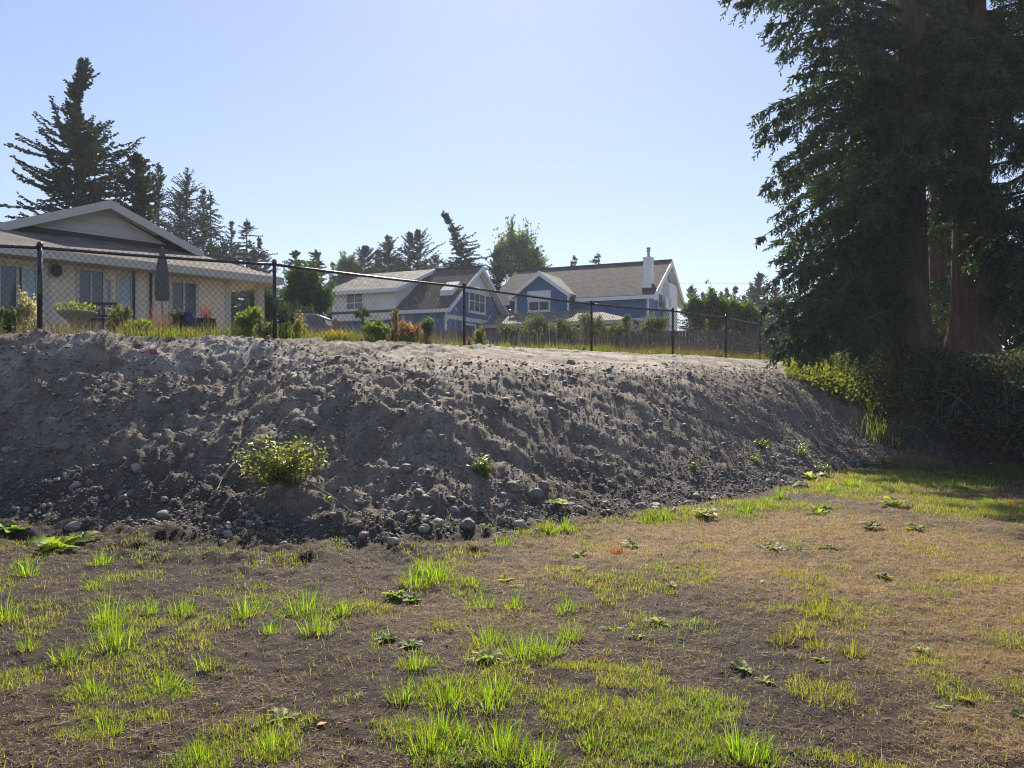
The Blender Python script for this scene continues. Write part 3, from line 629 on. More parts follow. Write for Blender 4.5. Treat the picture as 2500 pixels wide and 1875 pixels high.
MB().prism([(-.43, -.02, zt+.0), (-.2, -.02, zt+.0), (.15, -.02, zt-.03), (.34, -.02, zt-.11), (.34, -.02, zt-.07), (.15, -.02, zt+.01), (-.2, -.02, zt+.04), (-.43, -.02, zt+.04)], (0, .74, 0)).build('tub_rim', M['metal'], tb)
fr_ = placed('metal_frame', 738, 20.6, 'small black square-tube metal frame sticking up behind the grey tub', 'frame', py=800)
z0_, z1_ = 0.0, EYE+(CY-751)/F*20.6-fr_.location.z
mb = MB()
for xx in (-.2, .0, .18): mb.box(xx-.012, -.012, z0_, xx+.012, .012, z1_)
mb.box(-.188, -.011, z1_-.024, -.012, .011, z1_-.001); mb.box(.012, -.011, z1_-.024, .168, .011, z1_-.001); mb.build('tube_frame', M['plastic'], fr_)
sh = placed('garden_shed', 818, 27, 'small shed with a pale shingled pyramid roof, right of the grey tub', 'shed', py=880)
zt = EYE+(CY-777)/F*27-sh.location.z
MB().box(-.42, -.42, 0, .42, .42, zt-.5).build('wall', M['whitewall'], sh)
mb = MB(); b4 = [(-.55, -.55, zt-.55), (.55, -.55, zt-.55), (.55, .55, zt-.55), (-.55, .55, zt-.55)]
mb.add(b4+[(0, 0, zt)], [(0, 1, 4), (1, 2, 4), (2, 3, 4), (3, 0, 4), (3, 2, 1, 0)]); mb.build('roof', M['shinglesunlit'], sh)
sh.rotation_euler = (0, 0, .5)

# --- wooden board fences
def board_fence(name, x0, y0, x1, y1, zb0, zt0, label, posts=True):
    r = empty(name, (x0, y0, zb0), label, 'fence', math.atan2(y1-y0, x1-x0)); Ls = math.hypot(x1-x0, y1-y0); h = zt0-zb0
    mb = MB(); x = 0.0; k = 0
    while x < Ls-.1:
        wd = .138+.008*rng.random(); yo = .012*(k % 2)+.004*rng.random(); t_ = h-.03*rng.random()
        mb.box(x, -.02-yo, .03, x+wd, -yo, t_); x += wd+.007+.006*rng.random(); k += 1
    mb.build('boards', M['woodfence'], r)
    MB().box(0, .003, .35, Ls, .06, .44).box(0, .003, h-.4, Ls, .06, h-.31).build('rails', M['woodfence'], r)
    x = 0.05; 
    while x < Ls:
        MB().box(x-.05, .061, 0, x+.05, .16, h+.02).build('post', M['woodfence'], r); x += 2.4
    return r
board_fence('board_fence', -4.5, 36, 14.6, 36.2, 1.3, EYE+(CY-806)/F*36, 'long weathered grey board fence behind the chain link fence')
board_fence('board_fence', 14.85, 35.6, 18.6, 35.0, .9, EYE+(CY-842)/F*35.6, 'short lower pale board fence to the right of the tall lamp post')
lp = empty('lamp_post', ((2033-CX)/F*35.5, 35.5, 1.3), 'thin garden lamp post at the right end of the board fence', 'lamp')
MB().tube([(0, 0, 0), (0, 0, 2.75)], .06, 10).build('post', M['twig'], lp)
MB().lathe([(.05, 2.75), (.14, 2.8), (.16, 3.0), (.2, 3.02), (.04, 3.14)], 8).build('lantern', M['metal'], lp)
wb = empty('white_shed', ((2085-CX)/F*42, 42, .9), 'white low shed with a slatted eave glimpsed left of the big trunk', 'shed')
zt = EYE+(CY-812)/F*42-.9
MB().box(-1.2, 0, 0, 2, 3, zt-.15).build('wall', M['whitewall'], wb); MB().prism([(-1.4, -.3, zt-.1), (2.2, -.3, zt-.1), (2.2, 3.3, zt+.25), (-1.4, 3.3, zt+.25)], (0, 0, .1)).build('roof', M['metal'], wb)
mb = MB()
for k in range(14): mb.box(-1.3+.24*k, -.33, zt-.2, -1.18+.24*k, -.301, zt-.05)
mb.build('eave_slats', M['whitetrim'], wb)
# ------------------------------------------------------------ conifers
def conifer(name, label, px, pyt, d, prof, nb=110, twig=0.45, tw=0.11, per=5.0, col=(0.022, 0.042, 0.022), base_el=-0.25, top_el=0.75,
            lean=None, bare=0.12, group='distant trees', zb=None, hang=0.35, tr=None, curl=0.25, flat=False, parts=True, den=1.0, cross=2):
    x0 = (px-CX)/F*d; zb = float(H(x0, d)) if zb is None else zb
    h = EYE+(CY-pyt)/F*d-zb; root = empty(name, (x0, d, zb-.1), label, 'tree', 0, group)
    lf = [p[0] for p in prof]; ll = [p[1] for p in prof]; lr = [p[2] for p in prof]
    lz = [0, 1] if lean is None else [q[0] for q in lean]; lx = [0, 0] if lean is None else [q[1] for q in lean]
    tr = tr or 0.012*h+0.06
    def tp(f): return np.array([np.interp(f, lz, lx), 0.25*math.sin(f*5+px)*0.3, f*h])
    fs = np.linspace(0, 1, 16); pts = np.array([tp(f) for f in fs]); rad = tr*(1-fs)**0.8+0.012
    rad[0] *= 1.35
    v, t = tube(pts, rad, 8); mk('trunk', v, t, M['bark'], root, smooth=True)
    bl = []; lv = []; lt = []; lo = 0
    for b in range(nb):
        f = bare+(1-bare)*(1-(rng.random()**1.05)); f = min(f, .985); az = U(0, 2*np.pi); cw = (1+math.cos(az))/2
        L = (np.interp(f, lf, ll)*(1-cw)+np.interp(f, lf, lr)*cw)*(.45+.6*rng.random())*(.8+.35*math.sin(f*23+px+az*2)**2)
        if L < .12: L = .12
        el = base_el+(top_el-base_el)*f**1.6+U(-.28, .28); dr = U(.6, 1.4)*0.10*(1-f)
        n = max(4, int(L*per*den)+3); s_ = np.linspace(0.12, 1, n)*L; o0 = tp(f)
        dx, dy = math.cos(az)*math.cos(el), math.sin(az)*math.cos(el)
        zz = s_*math.sin(el)-dr*s_**2/max(L, .6)*1.6+curl*L*0.22*np.maximum(0, s_/L-.65)**1.2*2.4
        wob = 0.05*L*np.sin(s_*2.1+b)
        P = o0+np.stack([dx*s_-math.sin(az)*wob, dy*s_+math.cos(az)*wob, zz], 1)
        vv, tt = tube(np.vstack([o0[None], P[::max(1, n//4)], P[-1:]+1e-3]), np.linspace(.03, .008, 2+len(P[::max(1, n//4)]))*(h/14)**.5, 4, False)
        lv.append(vv); lt.append(tt+lo); lo += len(vv)
        reps = 3; P2 = np.repeat(P, reps, 0); m = len(P2); k = np.repeat(s_/L, reps)
        side = np.tile([1, -1, 0], n)*U(.5, 1.2, m)
        bd = np.array([dx, dy, math.sin(el)*.6]); sdv = np.array([-math.sin(az), math.cos(az), 0])
        D = bd*U(.45, 1.1, m)[:, None]+sdv*side[:, None]+np.array([0, 0, -1.0])*(hang*U(.1, 1.4, m)*(1-.5*f))[:, None]
        D += randdir(m)*.3+np.array([0, 0, .25])*(k[:, None]**3)
        if flat: D[:, 2] *= .35
        ln = twig*U(.55, 1.15, m)*(1.15-.55*k)*(1.12-.55*f)
        bl.append((P2+randdir(m)*.04, D, ln, k))
    P = np.concatenate([q[0] for q in bl]); D = np.concatenate([q[1] for q in bl]); ln = np.concatenate([q[2] for q in bl])
    # leader tuft
    nt_ = 14; ft = np.linspace(.93, 1, nt_); Pt = np.array([tp(q) for q in ft]); P = np.concatenate([P, Pt, Pt])
    Dt = unit(randdir(2*nt_)*.9+np.array([0, 0, .8])); D = np.concatenate([D, Dt]); ln = np.concatenate([ln, np.full(2*nt_, twig*.6)])
    cn = jcol(col, len(P), .4, .12); cn *= (0.75+0.6*fbm(P[:, 0], P[:, 2], .8, 2, 3))[:, None]
    out = []; r0 = U(0, np.pi, len(P))
    for c in range(cross): out.append(leaves(P, D, ln, tw*U(.7, 1.3, len(P)), cn, roll=r0+c*np.pi/cross, fold=.1, droop=.12))
    v, t, c = cat(out); mk('crown', v, t, M['needle'], root, c)
    if parts: mk('limbs', np.concatenate(lv), np.concatenate(lt), M['twig'], root)
    return root
cone = lambda w, w2=None: [(0, w*.7, (w2 or w)*.7), (.15, w, w2 or w), (.5, w*.7, (w2 or w)*.7), (.85, w*.26, (w2 or w)*.26), (1, .05, .05)]
G1 = 'trees on the skyline'
# big fir behind the cream house: half-widths (left, right) in metres taken at its own distance
def pf(rows, pyt, pyb): return [((pyb-y)/(pyb-pyt), l, r) for y, l, r in rows][::-1]
m35 = lambda p: p/F*35
rows = [(141, .1, .1), (155, m35(8), m35(18)), (178, m35(12), m35(30)), (195, m35(14), m35(42)), (212, m35(20), m35(34)), (227, m35(52), m35(10)), (245, m35(22), m35(8)), (262, m35(30), m35(14)), (275, m35(52), m35(12)), (290, m35(24), m35(20)), (306, m35(60), m35(66)), (337, m35(115), m35(105)), (369, m35(155), m35(135)),
        (400, m35(172), m35(180)), (448, m35(150), m35(212)), (480, m35(190), m35(228)), (527, m35(155), m35(215)), (600, m35(150), m35(200)), (700, m35(120), m35(150)), (860, .5, .5)]
conifer('fir_tree', 'largest dark fir with a broken irregular top, behind the cream house', 190, 143, 35, pf(rows, 143, 862), nb=620, twig=.34, tw=.075, per=10,
        lean=[(0, 0), (.78, 0), (.86, -.12), (.93, .18), (1, .22)], col=(.020, .038, .020), curl=.5, hang=.5, base_el=-.12, group=G1)
conifer('fir_tree', 'green rounded fir leaning against the right side of the largest fir', 330, 372, 33.5, [(0, .5, .5), (.3, 2.0, 1.4), (.6, 1.9, 1.5), (.85, 1.2, 1.1), (1, .2, .2)], nb=230, twig=.42, tw=.11, per=8, hang=.8, col=(.030, .055, .020), group=G1)
far = [ # px, top y, d, half width px (left,right), n, opts, label
 (386, 396, 52, 34, 30, 90, dict(), 'sparse tall conifer immediately right of the largest fir'),
 (455, 407, 50, 42, 38, 110, dict(), 'tallest of the thin-topped conifers right of the largest fir, trunk showing'),
 (497, 459, 52, 28, 22, 80, dict(), 'thin conifer between the tallest thin-topped one and the droopy-branched one'),
 (515, 466, 54, 22, 34, 80, dict(top_el=-.2), 'thin conifer with bare drooping branches on its right side'),
 (440, 470, 58, 60, 50, 120, dict(), 'broad lower conifer filling in behind the thin-topped ones'),
 (566, 538, 56, 22, 18, 75, dict(curl=0), 'left one of the twin flat-topped conifers above the cream eave'),
 (603, 537, 55, 26, 48, 100, dict(top_el=.05, curl=0), 'right one of the twin flat-topped conifers, long branches sweeping down to the right'),
 (645, 578, 52, 10, 24, 60, dict(lean=[(0, .5), (.8, 0), (1, -.4)]), 'small leaning conifer beside the second fence post'),
 (812, 640, 75, 16, 16, 50, dict(), 'little conifer top left of the pale leafy tree'),
 (890, 598, 70, 26, 40, 100, dict(), 'dark conifer at the left end of the centre group'),
 (925, 610, 74, 30, 30, 90, dict(), 'low dark conifer between two taller ones in the centre group'),
 (948, 574, 70, 30, 32, 110, dict(), 'second tall conifer of the centre group with a pointed left leaning top'),
 (1001, 565, 72, 28, 18, 90, dict(), 'slim conifer just left of the one with the upturned right branch'),
 (1019, 560, 70, 20, 46, 120, dict(), 'conifer with an upturned branch on its right, centre group'),
 (1062, 622, 75, 18, 34, 70, dict(), 'small conifer between the centre group and the bent-topped fir'),
 (1213, 610, 62, 28, 34, 150, dict(), 'dense dark conifer between the two blue houses'),
 (1324, 617, 80, 14, 22, 60, dict(lean=[(0, 1.2), (.7, .6), (1, -.2)]), 'small leaning conifer just above the left end of the chimney house roof'),
 (1397, 637, 85, 8, 8, 30, dict(), 'tiny conifer tip over the chimney house roof, left of two wind-bent ones'),
 (1413, 624, 85, 20, 22, 55, dict(top_el=.1, lean=[(0, 0), (.8, 0), (1, -.5)]), 'wind-bent conifer over the middle of the chimney house roof'),
 (1461, 619, 85, 34, 22, 60, dict(top_el=.1), 'flat-topped wind-bent conifer over the chimney house roof'),
 (1688, 697, 80, 22, 24, 80, dict(), 'conifer just right of the chimney house gable'),
 (1716, 713, 85, 18, 18, 60, dict(), 'low conifer second from the chimney house gable'),
 (1735, 704, 80, 22, 20, 80, dict(), 'round-shouldered conifer third from the chimney house gable'),
 (1760, 713, 88, 14, 16, 60, dict(), 'low thin conifer behind the fruit trees'),
 (1775, 702, 84, 14, 14, 70, dict(), 'narrow pointed conifer, left of a matching pair'),
 (1796, 699, 86, 14, 20, 70, dict(), 'narrow pointed conifer, right of a matching pair'),
 (1816, 722, 90, 22, 22, 60, dict(), 'low conifer between the pointed pair and the bare-tipped one'),
 (1834, 696, 76, 22, 24, 110, dict(), 'thin bare-tipped conifer left of the hanging fir branch'),
 (1853, 667, 74, 22, 36, 130, dict(), 'dark slightly taller conifer touching the hanging fir branch'),
 (865, 648, 76, 40, 40, 110, dict(), 'low broad conifer under the pale leafy tree'),
 (975, 632, 78, 50, 50, 150, dict(), 'low broad conifer filling the middle of the centre group'),
 (1100, 640, 80, 40, 40, 110, dict(), 'low broad conifer left of the bent-topped fir'),
 (545, 590, 60, 46, 46, 130, dict(), 'low broad conifer under the flat-topped twins, left'),
 (620, 610, 62, 40, 40, 120, dict(), 'low broad conifer under the flat-topped twins, right'),
 (1895, 700, 74, 30, 30, 120, dict(), 'conifer half hidden behind the hanging fir branch'),
 (1990, 740, 70, 50, 50, 110, dict(), 'dim conifer behind the board fence, right of the hanging branch'),
]
for px, pyt, d, wl, wr, nb, kw, lb in far:
    k = F/d; hh = (860-pyt); a_, b_ = wl/k*2.35, wr/k*2.35
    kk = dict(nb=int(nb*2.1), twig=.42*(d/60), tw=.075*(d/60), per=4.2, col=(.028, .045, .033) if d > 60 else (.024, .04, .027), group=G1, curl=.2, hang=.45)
    if wl <= 22 and wr <= 24: kk.update(twig=.34*(d/60), tw=.07*(d/60))
    kk.update(kw)
    conifer('conifer_tree', lb, px, pyt, d, [(0, a_*.8, b_*.8), (.4, a_*1.1, b_*1.1), (.62, a_, b_), (.76, a_*.78, b_*.78), (.87, a_*.5, b_*.5), (.95, a_*.25, b_*.25), (1, .05, .05)], **kk)
# bent-topped fir
k = 60/F
conifer('fir_tree', 'dark fir with its top bent far left, above the middle gable', 1141, 516, 60, [(0, 1.5, 1.5), (.4, 85*k, 60*k), (.55, 100*k, 58*k), (.66, 80*k, 62*k), (.74, 45*k, 60*k), (.82, 22*k, 50*k), (.88, 9*k, 34*k), (.93, 5*k, 12*k), (1, .12, .15)],
        nb=330, twig=.5, tw=.09, per=5.5, lean=[(0, 0), (.62, 0), (.74, -.2), (.87, -.95), (1, -1.85)], top_el=.3, curl=.5, group=G1, col=(.02, .036, .028))
#_r = conifer('fir_tree', 'long bent leader sticking out from the bent-topped fir', 1083, 516, 60.2, [(0, .1, .1), (1, .15, .15)], nb=46, bare=.86, twig=.4, tw=.14, per=6, lean=[(0, 2.0), (.86, 1.7), (1, 0)], group=G1, col=(.02, .036, .028))
conifer('conifer_tree', 'wide flat-topped dark conifer above the round green garden tree, left half', 722, 612, 58, [(0, .8, .8), (.6, 1.0, 1.0), (.85, .9, .8), (1, .5, .3)], nb=100, twig=.4, tw=.13, per=5, top_el=.2, flat=True, group=G1)
conifer('conifer_tree', 'wide flat-topped dark conifer above the round green garden tree, right half', 772, 612, 58, [(0, .8, .8), (.6, 1.5, 1.1), (.85, 1.2, .9), (1, .4, .3)], nb=140, twig=.4, tw=.13, per=5, top_el=.2, flat=True, group=G1)

# ------------------------------------------------------------ leafy trees and shrubs
def leafy(name, label, px, pyt, pyb, wpx, d, col, n=3000, ls=.12, clumps=26, cat_='tree', group=None, zb=None, stems=6, tall=1.0, spread=.24, mt='leaf', wood='twig', crown='crown', lw=.55, up=.3, poplar=False, bottom=None, sunk=.05):
    x0 = (px-CX)/F*d; zt = EYE+(CY-pyt)/F*d; zl = EYE+(CY-pyb)/F*d; hw = wpx/F*d
    zg = float(H(x0, d)) if zb is None else zb
    zg = min(zg, zl); root = empty(name, (x0, d, zg-sunk), label, cat_, 0, group)
    cz = (zt+zl)/2-zg; rz = (zt-zl)/2
    cc = randdir(clumps)*(U(.2, 1.02, clumps)**.6)[:, None]; cc[:, 0] *= hw*(1-spread*.6); cc[:, 1] *= hw*.8; cc[:, 2] = cc[:, 2]*rz*(1-spread*.4)
    if poplar: cc[:, 0] *= (1-.55*np.clip(cc[:, 2]/rz, -.2, 1)); 
    cc[:, 2] += cz
    rr = U(.6, 1.15, clumps)*spread
    ci = rng.choice(clumps, n, p=rr**2/np.sum(rr**2)); q = rng.normal(size=(n, 3))*.55; q = np.where(np.linalg.norm(q, axis=1, keepdims=True) > 1.25, q*.6, q)
    P = cc[ci]+q*rr[ci][:, None]*np.array([hw*1.6, hw*1.6, rz*1.5])
    P[:, 2] = np.maximum(P[:, 2], zl-zg-.05*rz)
    D = unit(randdir(n)+np.array([0, 0, up]))
    c = jcol(col, n, .4, .12)*(0.7+.6*rng.random(clumps)[ci])[:, None]
    main_ = leaves(P, D, ls*U(.6, 1.2, n), ls*lw*U(.7, 1.2, n), c)
    V_, T_, o_ = [], [], 0
    ns_ = max(6, int(clumps*.9)); Pa, Da = [], []
    for k in range(ns_):                               # leafy shoots that break the outline
        b0 = cc[rng.integers(clumps)]; dd = unit(np.array([U(-.5, .5), U(-.5, .5), 1.0])+unit(b0-np.array([0, 0, cz]))*.7); Ls_ = rz*U(.35, .85)
        q_ = rng.random(max(6, n//ns_//6)); Pa.append(b0+dd*(q_*Ls_)[:, None]+randdir(len(q_))*ls*.35); Da.append(unit(dd+randdir(len(q_))*1.1))
        v, t = tube([b0, b0+dd*Ls_*.5, b0+dd*Ls_], [.004+.002*rz, .003+.001*rz, .002], 4, False); V_.append(v); T_.append(t+o_); o_ += len(v)
    Pa = np.concatenate(Pa); Da = np.concatenate(Da); m_ = len(Pa)
    v, t, c = leaves(Pa, Da, ls*U(.6, 1.2, m_), ls*lw*U(.7, 1.2, m_), jcol(col, m_, .4, .12)); sh_ = (v, t, c)
    for k in range(stems):
        e_ = cc[rng.integers(clumps)]; b_ = np.array([U(-.06, .06)*hw, U(-.06, .06)*hw, 0]); m1 = b_*.4+e_*.55+np.array([0, 0, .1*rz])
        m1[:2] *= .7
        tt_ = np.linspace(0, 1, 6)[:, None]; pts = (1-tt_)**2*b_+2*tt_*(1-tt_)*m1+tt_**2*e_
        r_ = (0.02+.012*(zt-zg))*(.35+.65*(k < 2)) if cat_ == 'tree' else .004+.004*(zt-zg)
        v, t = tube(pts, np.linspace(r_, r_*.25, 6), 5, False); V_.append(v); T_.append(t+o_); o_ += len(v)
    v, t, c = cat([main_, sh_]); mk(crown, v, t, M[mt], root, c)
    mk('trunk' if cat_ == 'tree' else 'stems', np.concatenate(V_), np.concatenate(T_), M[wood], root, smooth=True)
    return root
leafy('leafy_tree', 'airy grey-green deciduous tree behind the two blue houses', 1257, 545, 700, 58, 68, (.12, .15, .08), n=5200, ls=.30, clumps=60, stems=14, spread=.17, wood='palebark', group=G1, poplar=True, zb=1.0)
leafy('leafy_tree', 'right-hand stem of the airy grey-green tree, lower and greener', 1300, 592, 700, 26, 66, (.12, .16, .07), n=2200, ls=.28, clumps=26, stems=8, spread=.2, wood='palebark', group=G1, poplar=True, zb=1.0)
leafy('leafy_tree', 'pale feathery deciduous tree at the left end of the centre skyline group', 852, 624, 700, 40, 72, (.10, .13, .06), n=3500, ls=.26, clumps=24, stems=8, spread=.24, group=G1, zb=1.0)
leafy('garden_tree', 'round bright green garden tree just right of the second fence post', 748, 655, 800, 56, 27, (.04, .085, .016), n=9000, ls=.13, clumps=40, stems=8, spread=.26)
leafy('garden_tree', 'dark green shrubby tree between the cream porch and the second fence post', 640, 690, 810, 34, 25, (.035, .06, .02), n=4500, ls=.10, clumps=26, stems=14)
leafy('low_tree', 'low dark shrubbery under the round green garden tree', 720, 735, 830, 60, 24, (.03, .05, .02), n=5000, ls=.10, clumps=26, cat_='shrub', stems=10)
FT_ = 'fruit trees behind the board fence'
for px, pyt, w_, lb in ((1700, 728, 30, 'leafy fruit tree nearest the chimney house'), (1742, 716, 30, 'tall-crowned fruit tree, second from the chimney house'), (1790, 722, 34, 'widest fruit tree over the board fence'), (1828, 742, 28, 'yellow-green low fruit tree nearest the hanging fir branch')):
    leafy('fruit_tree', lb, px, pyt, 812, w_, 38.5, (.075, .125, .03), n=3800, ls=.20, clumps=26, stems=6, group=FT_, lw=.4, spread=.25)
for px, pyt, w_, lb in ((1300, 770, 40, 'olive-green shrub over the board fence in front of the low hipped wing'), (1385, 782, 40, 'silvery shrub over the board fence, right of the fourth fence post base'), (1440, 768, 40, 'bushy silvery shrub over the board fence below the chimney house eave'), (1500, 780, 44, 'low spreading shrub along the board fence below the belt trim'), (1592, 762, 36, 'tall loose shrub at the chimney house corner'), (1245, 790, 30, 'grey shrub over the left part of the board fence')):
    leafy('fence_shrub', lb, px, pyt, 822, w_, 34.8, (.085, .11, .055), n=2200, ls=.13, clumps=18, cat_='shrub', stems=9, group='shrubs along the board fence', lw=.35, spread=.26)
leafy('yellow_tree', 'yellow-green sunlit tree seen through the gap left of the big trunk', 2065, 700, 850, 60, 46, (.17, .18, .035), n=5000, ls=.26, clumps=30)
leafy('leafy_tree', 'sunlit olive tree seen between the two big trunks', 2290, 660, 860, 60, 40, (.12, .12, .04), n=4500, ls=.22, clumps=30)
leafy('leafy_tree', 'dark green shrub on the short pale fence', 2062, 812, 872, 26, 34.5, (.03, .06, .02), n=1500, ls=.12, clumps=12, cat_='shrub')

# ------------------------------------------------------------ the big firs at the right
def bigfir(label, px, d, r, htop, tips, nrand, hmin, reach, leanx=0.0, seedlen=1.0, bark_top=None, dens=1.0, amin=0, amax=2*math.pi):
    x0 = (px-CX)/F*d; zb = float(H(x0, d)); root = empty('fir_tree', (x0, d, zb-.1), label, 'tree', 0, 'big firs on the bank')
    fs = np.linspace(0, 1, 26); zz = fs*htop; rad = r*(1-fs)**.75+.03; rad *= 1+1.0*np.exp(-zz/.55)+.12*np.exp(-zz/2.5)
    n = 40; V = []; an = np.arange(n)*2*np.pi/n
    for z_, rr in zip(zz, rad):
        fl = 1+(.05+.22*math.exp(-z_/.5))*np.sin(an*5+px)+.05*np.sin(an*11+z_*.3)+.03*np.sin(an*17+z_)
        V.append(np.stack([leanx*z_+rr*fl*np.cos(an), .05*np.sin(z_*.4)+rr*fl*np.sin(an), np.full(n, z_)], 1))
    V = np.concatenate(V); ii = np.arange(25*n); k = ii % n; a_ = ii; b_ = ii-k+(k+1) % n
    mk('trunk', V, None, M['bark'], root, quads=np.stack([a_, b_, b_+n, a_+n], 1), smooth=True)
    boughs = []
    for tx, ty, td in tips:
        tip = np.array(at(tx, ty, td))-np.array([x0, d, zb-.1]); L = np.linalg.norm(tip[:2]); up = tip[2]
        z0 = min(max(up+(.10 if up > 6 else .32)*L, .6), htop-.5); boughs.append((z0, tip, 1.0))
        if len(boughs) % 3 == 1: boughs.append((z0+U(-.3, .3), tip*np.array([U(.72, .95), 1, 1])+rng.normal(size=3)*np.array([.1, .45, .28]), .9))
    for b in range(nrand):
        z0 = hmin+(htop*.97-hmin)*rng.random()**.9; az = U(amin, amax); L = reach*U(.55, 1.0)*(1-.72*(z0/htop)**1.5)
        drop = U(.05, .55)*L*(1-.6*z0/htop); boughs.append((z0, np.array([math.cos(az)*L+leanx*z0, math.sin(az)*L, z0-drop]), .9))
    FP, FD, FL, FC = [], [], [], []; lv, lt, lo = [], [], 0
    for z0, tip, sz in boughs:
        o0 = np.array([leanx*z0, 0, z0]); L = np.linalg.norm(tip-o0); mid = (o0+tip)/2+np.array([0, 0, .10*L])+rng.normal(size=3)*.05*L
        n1_ = max(10, int(L*13*dens)); t_ = np.sort(rng.random(n1_)*.9+.1)[:, None]
        B = (1-t_)**2*o0+2*t_*(1-t_)*mid+t_**2*tip; bd = unit(2*(1-t_)*(mid-o0)+2*t_*(tip-mid))
        sp_ = np.linspace(0, 1, 8)[:, None]; pts = (1-sp_)**2*o0+2*sp_*(1-sp_)*mid+sp_**2*tip
        v, t = tube(pts, np.linspace(.055, .008, 8), 6, False); lv.append(v); lt.append(t+lo); lo += len(v)
        # side twigs, some hanging like curtains
        sdv = unit(np.cross(bd, np.array([0, 0, 1.0]))); sg = np.where(rng.random(n1_) < .5, -1, 1)[:, None]; hangf = (rng.random(n1_)**1.5)[:, None]
        TD = unit(bd*U(.3, .9, n1_)[:, None]+sdv*sg*U(.3, 1.0, n1_)[:, None]*(1-.6*hangf)+np.array([0, 0, -1.0])*hangf*1.3+randdir(n1_)*.15)
        TL = U(.35, .95, n1_)*(1.15-.75*t_[:, 0])*sz*(1+.4*hangf[:, 0])
        nf = 15; u_ = (np.arange(nf)+.5)/nf
        for kk in range(nf):
            Pf = B+TD*(TL*u_[kk])[:, None]+np.array([0, 0, -1.0])*(TL*u_[kk]**2*.18)[:, None]
            q = unit(np.cross(TD, unit(randdir(n1_)+np.array([0, 0, .8])))); s1 = 1 if kk % 2 else -1
            Df = unit(TD*.8+q*s1*.75+np.array([0, 0, -.15])+randdir(n1_)*.25)
            FP.append(Pf); FD.append(Df); FL.append(U(.10, .19, n1_)*(1.2-.5*u_[kk])); FC.append(np.full(n1_, u_[kk]))
    P = np.concatenate(FP); D = np.concatenate(FD); L = np.concatenate(FL)
    c = jcol((.052, .082, .042), len(P), .45, .12)*(0.6+.9*fbm(P[:, 0]*1.0, P[:, 2]+P[:, 1], 1.1, 2, 8))[:, None]
    r0 = U(0, np.pi, len(P)); wv = U(.028, .045, len(P))
    v, t, c = cat([leaves(P, D, L, wv, c, roll=r0, fold=.1, droop=.1), leaves(P, D, L*.9, wv, c, roll=r0+np.pi/2, fold=.1, droop=.1)])
    mk('crown', v, t, M['needle'], root, c); mk('limbs', np.concatenate(lv), np.concatenate(lt), M['twig'], root, smooth=True)
    return root
tips1 = [(1770, -10, 18), (1800, 8, 18.5), (1872, 62, 17.5), (1890, 95, 18.5), (1908, 128, 17), (1985, 150, 17), (1932, 186, 17), (1955, 235, 18), (1836, 284, 17), (1842, 322, 18), (1868, 345, 17.5), (1890, 400, 17.5), (1868, 452, 17), (1895, 470, 18.5),
         (1900, 520, 17.5), (1858, 580, 17), (1880, 600, 18.5), (1925, 600, 17.5), (1888, 640, 17.5), (1905, 862, 17.3), (1925, 845, 17.6), (1950, 866, 17.3), (1985, 862, 17.6), (1890, 822, 17.3), (1935, 820, 17.9), (1965, 810, 18), (1878, 690, 17), (1872, 745, 17.5), (1885, 800, 17), (1900, 850, 17.5), (1930, 700, 17.5), (1945, 790, 17.2), (1975, 850, 17.5), (1990, 790, 17.5), (1915, 750, 17.2), (1960, 740, 17),
         (2020, 800, 18), (2100, 800, 19), (2095, 850, 19), (2120, 760, 18.5), (2090, 700, 18.2), (2060, 640, 17.8), (2020, 560, 17.5), (2000, 450, 17.5), (1990, 340, 17.6), (2030, 60, 17.5), (1950, 20, 17.5), (2130, 520, 17), (2180, 440, 17), (2240, 400, 17), (2200, 330, 16.8), (2150, 400, 17), (2060, 600, 18),
         (2100, 620, 18), (2010, 520, 18.5), (1960, 560, 17.5), (1930, 640, 18), (1990, 690, 18.3)]
bigfir('nearest big fir, flared trunk, bough hanging over the end of the fence', 2214, 20, .46, 17.5, tips1, 140, 5.8, 4.1, leanx=.012)
bigfir('big fir with a reddish trunk, second from the left on the bank', 2374, 20.6, .46, 18, [(2310, 500, 18), (2430, 480, 18), (2480, 600, 18), (2490, 760, 18.5), (2500, 700, 17.5), (2460, 600, 18), (2380, 500, 17.5), (2340, 420, 17.5), (2250, 440, 18), (2440, 480, 17.5), (2510, 560, 17.5)], 180, 6.0, 4.1)
bigfir('big fir at the right edge of the picture, mostly low hanging branches', 2560, 21.5, .4, 17, [(2470, 700, 20), (2450, 650, 20), (2490, 800, 20), (2440, 560, 20), (2500, 840, 20.5)], 170, 2.2, 4.2)
bigfir('fir standing behind and between the two big trunks', 2290, 27, .3, 17, [(2320, 700, 26), (2250, 720, 26), (2300, 760, 26)], 110, 5.0, 4.2, dens=.7)

leafy('leafy_tree', 'dark shrubby tree behind the trunks at the right picture edge', 2480, 560, 900, 120, 30, (.035, .055, .025), n=9000, ls=.2, clumps=46)
leafy('leafy_tree', 'dark slender tree filling the gap between the two big trunks', 2285, 430, 820, 46, 33, (.035, .055, .025), n=5200, ls=.18, clumps=30)
leafy('leafy_tree', 'dark low shrubbery between the two big trunks', 2330, 700, 900, 90, 32, (.04, .055, .028), n=5000, ls=.18, clumps=30)
# ------------------------------------------------------------ undergrowth
def pts_on(n, xr, yr, fn):
    out = []
    tot = 0
    while tot < n:
        x = U(xr[0], xr[1], n*2); y = U(yr[0], yr[1], n*2); k = rng.random(n*2) < fn(x, y); out.append(np.stack([x[k], y[k]], 1)); tot += k.sum()
    return np.concatenate(out)[:n]
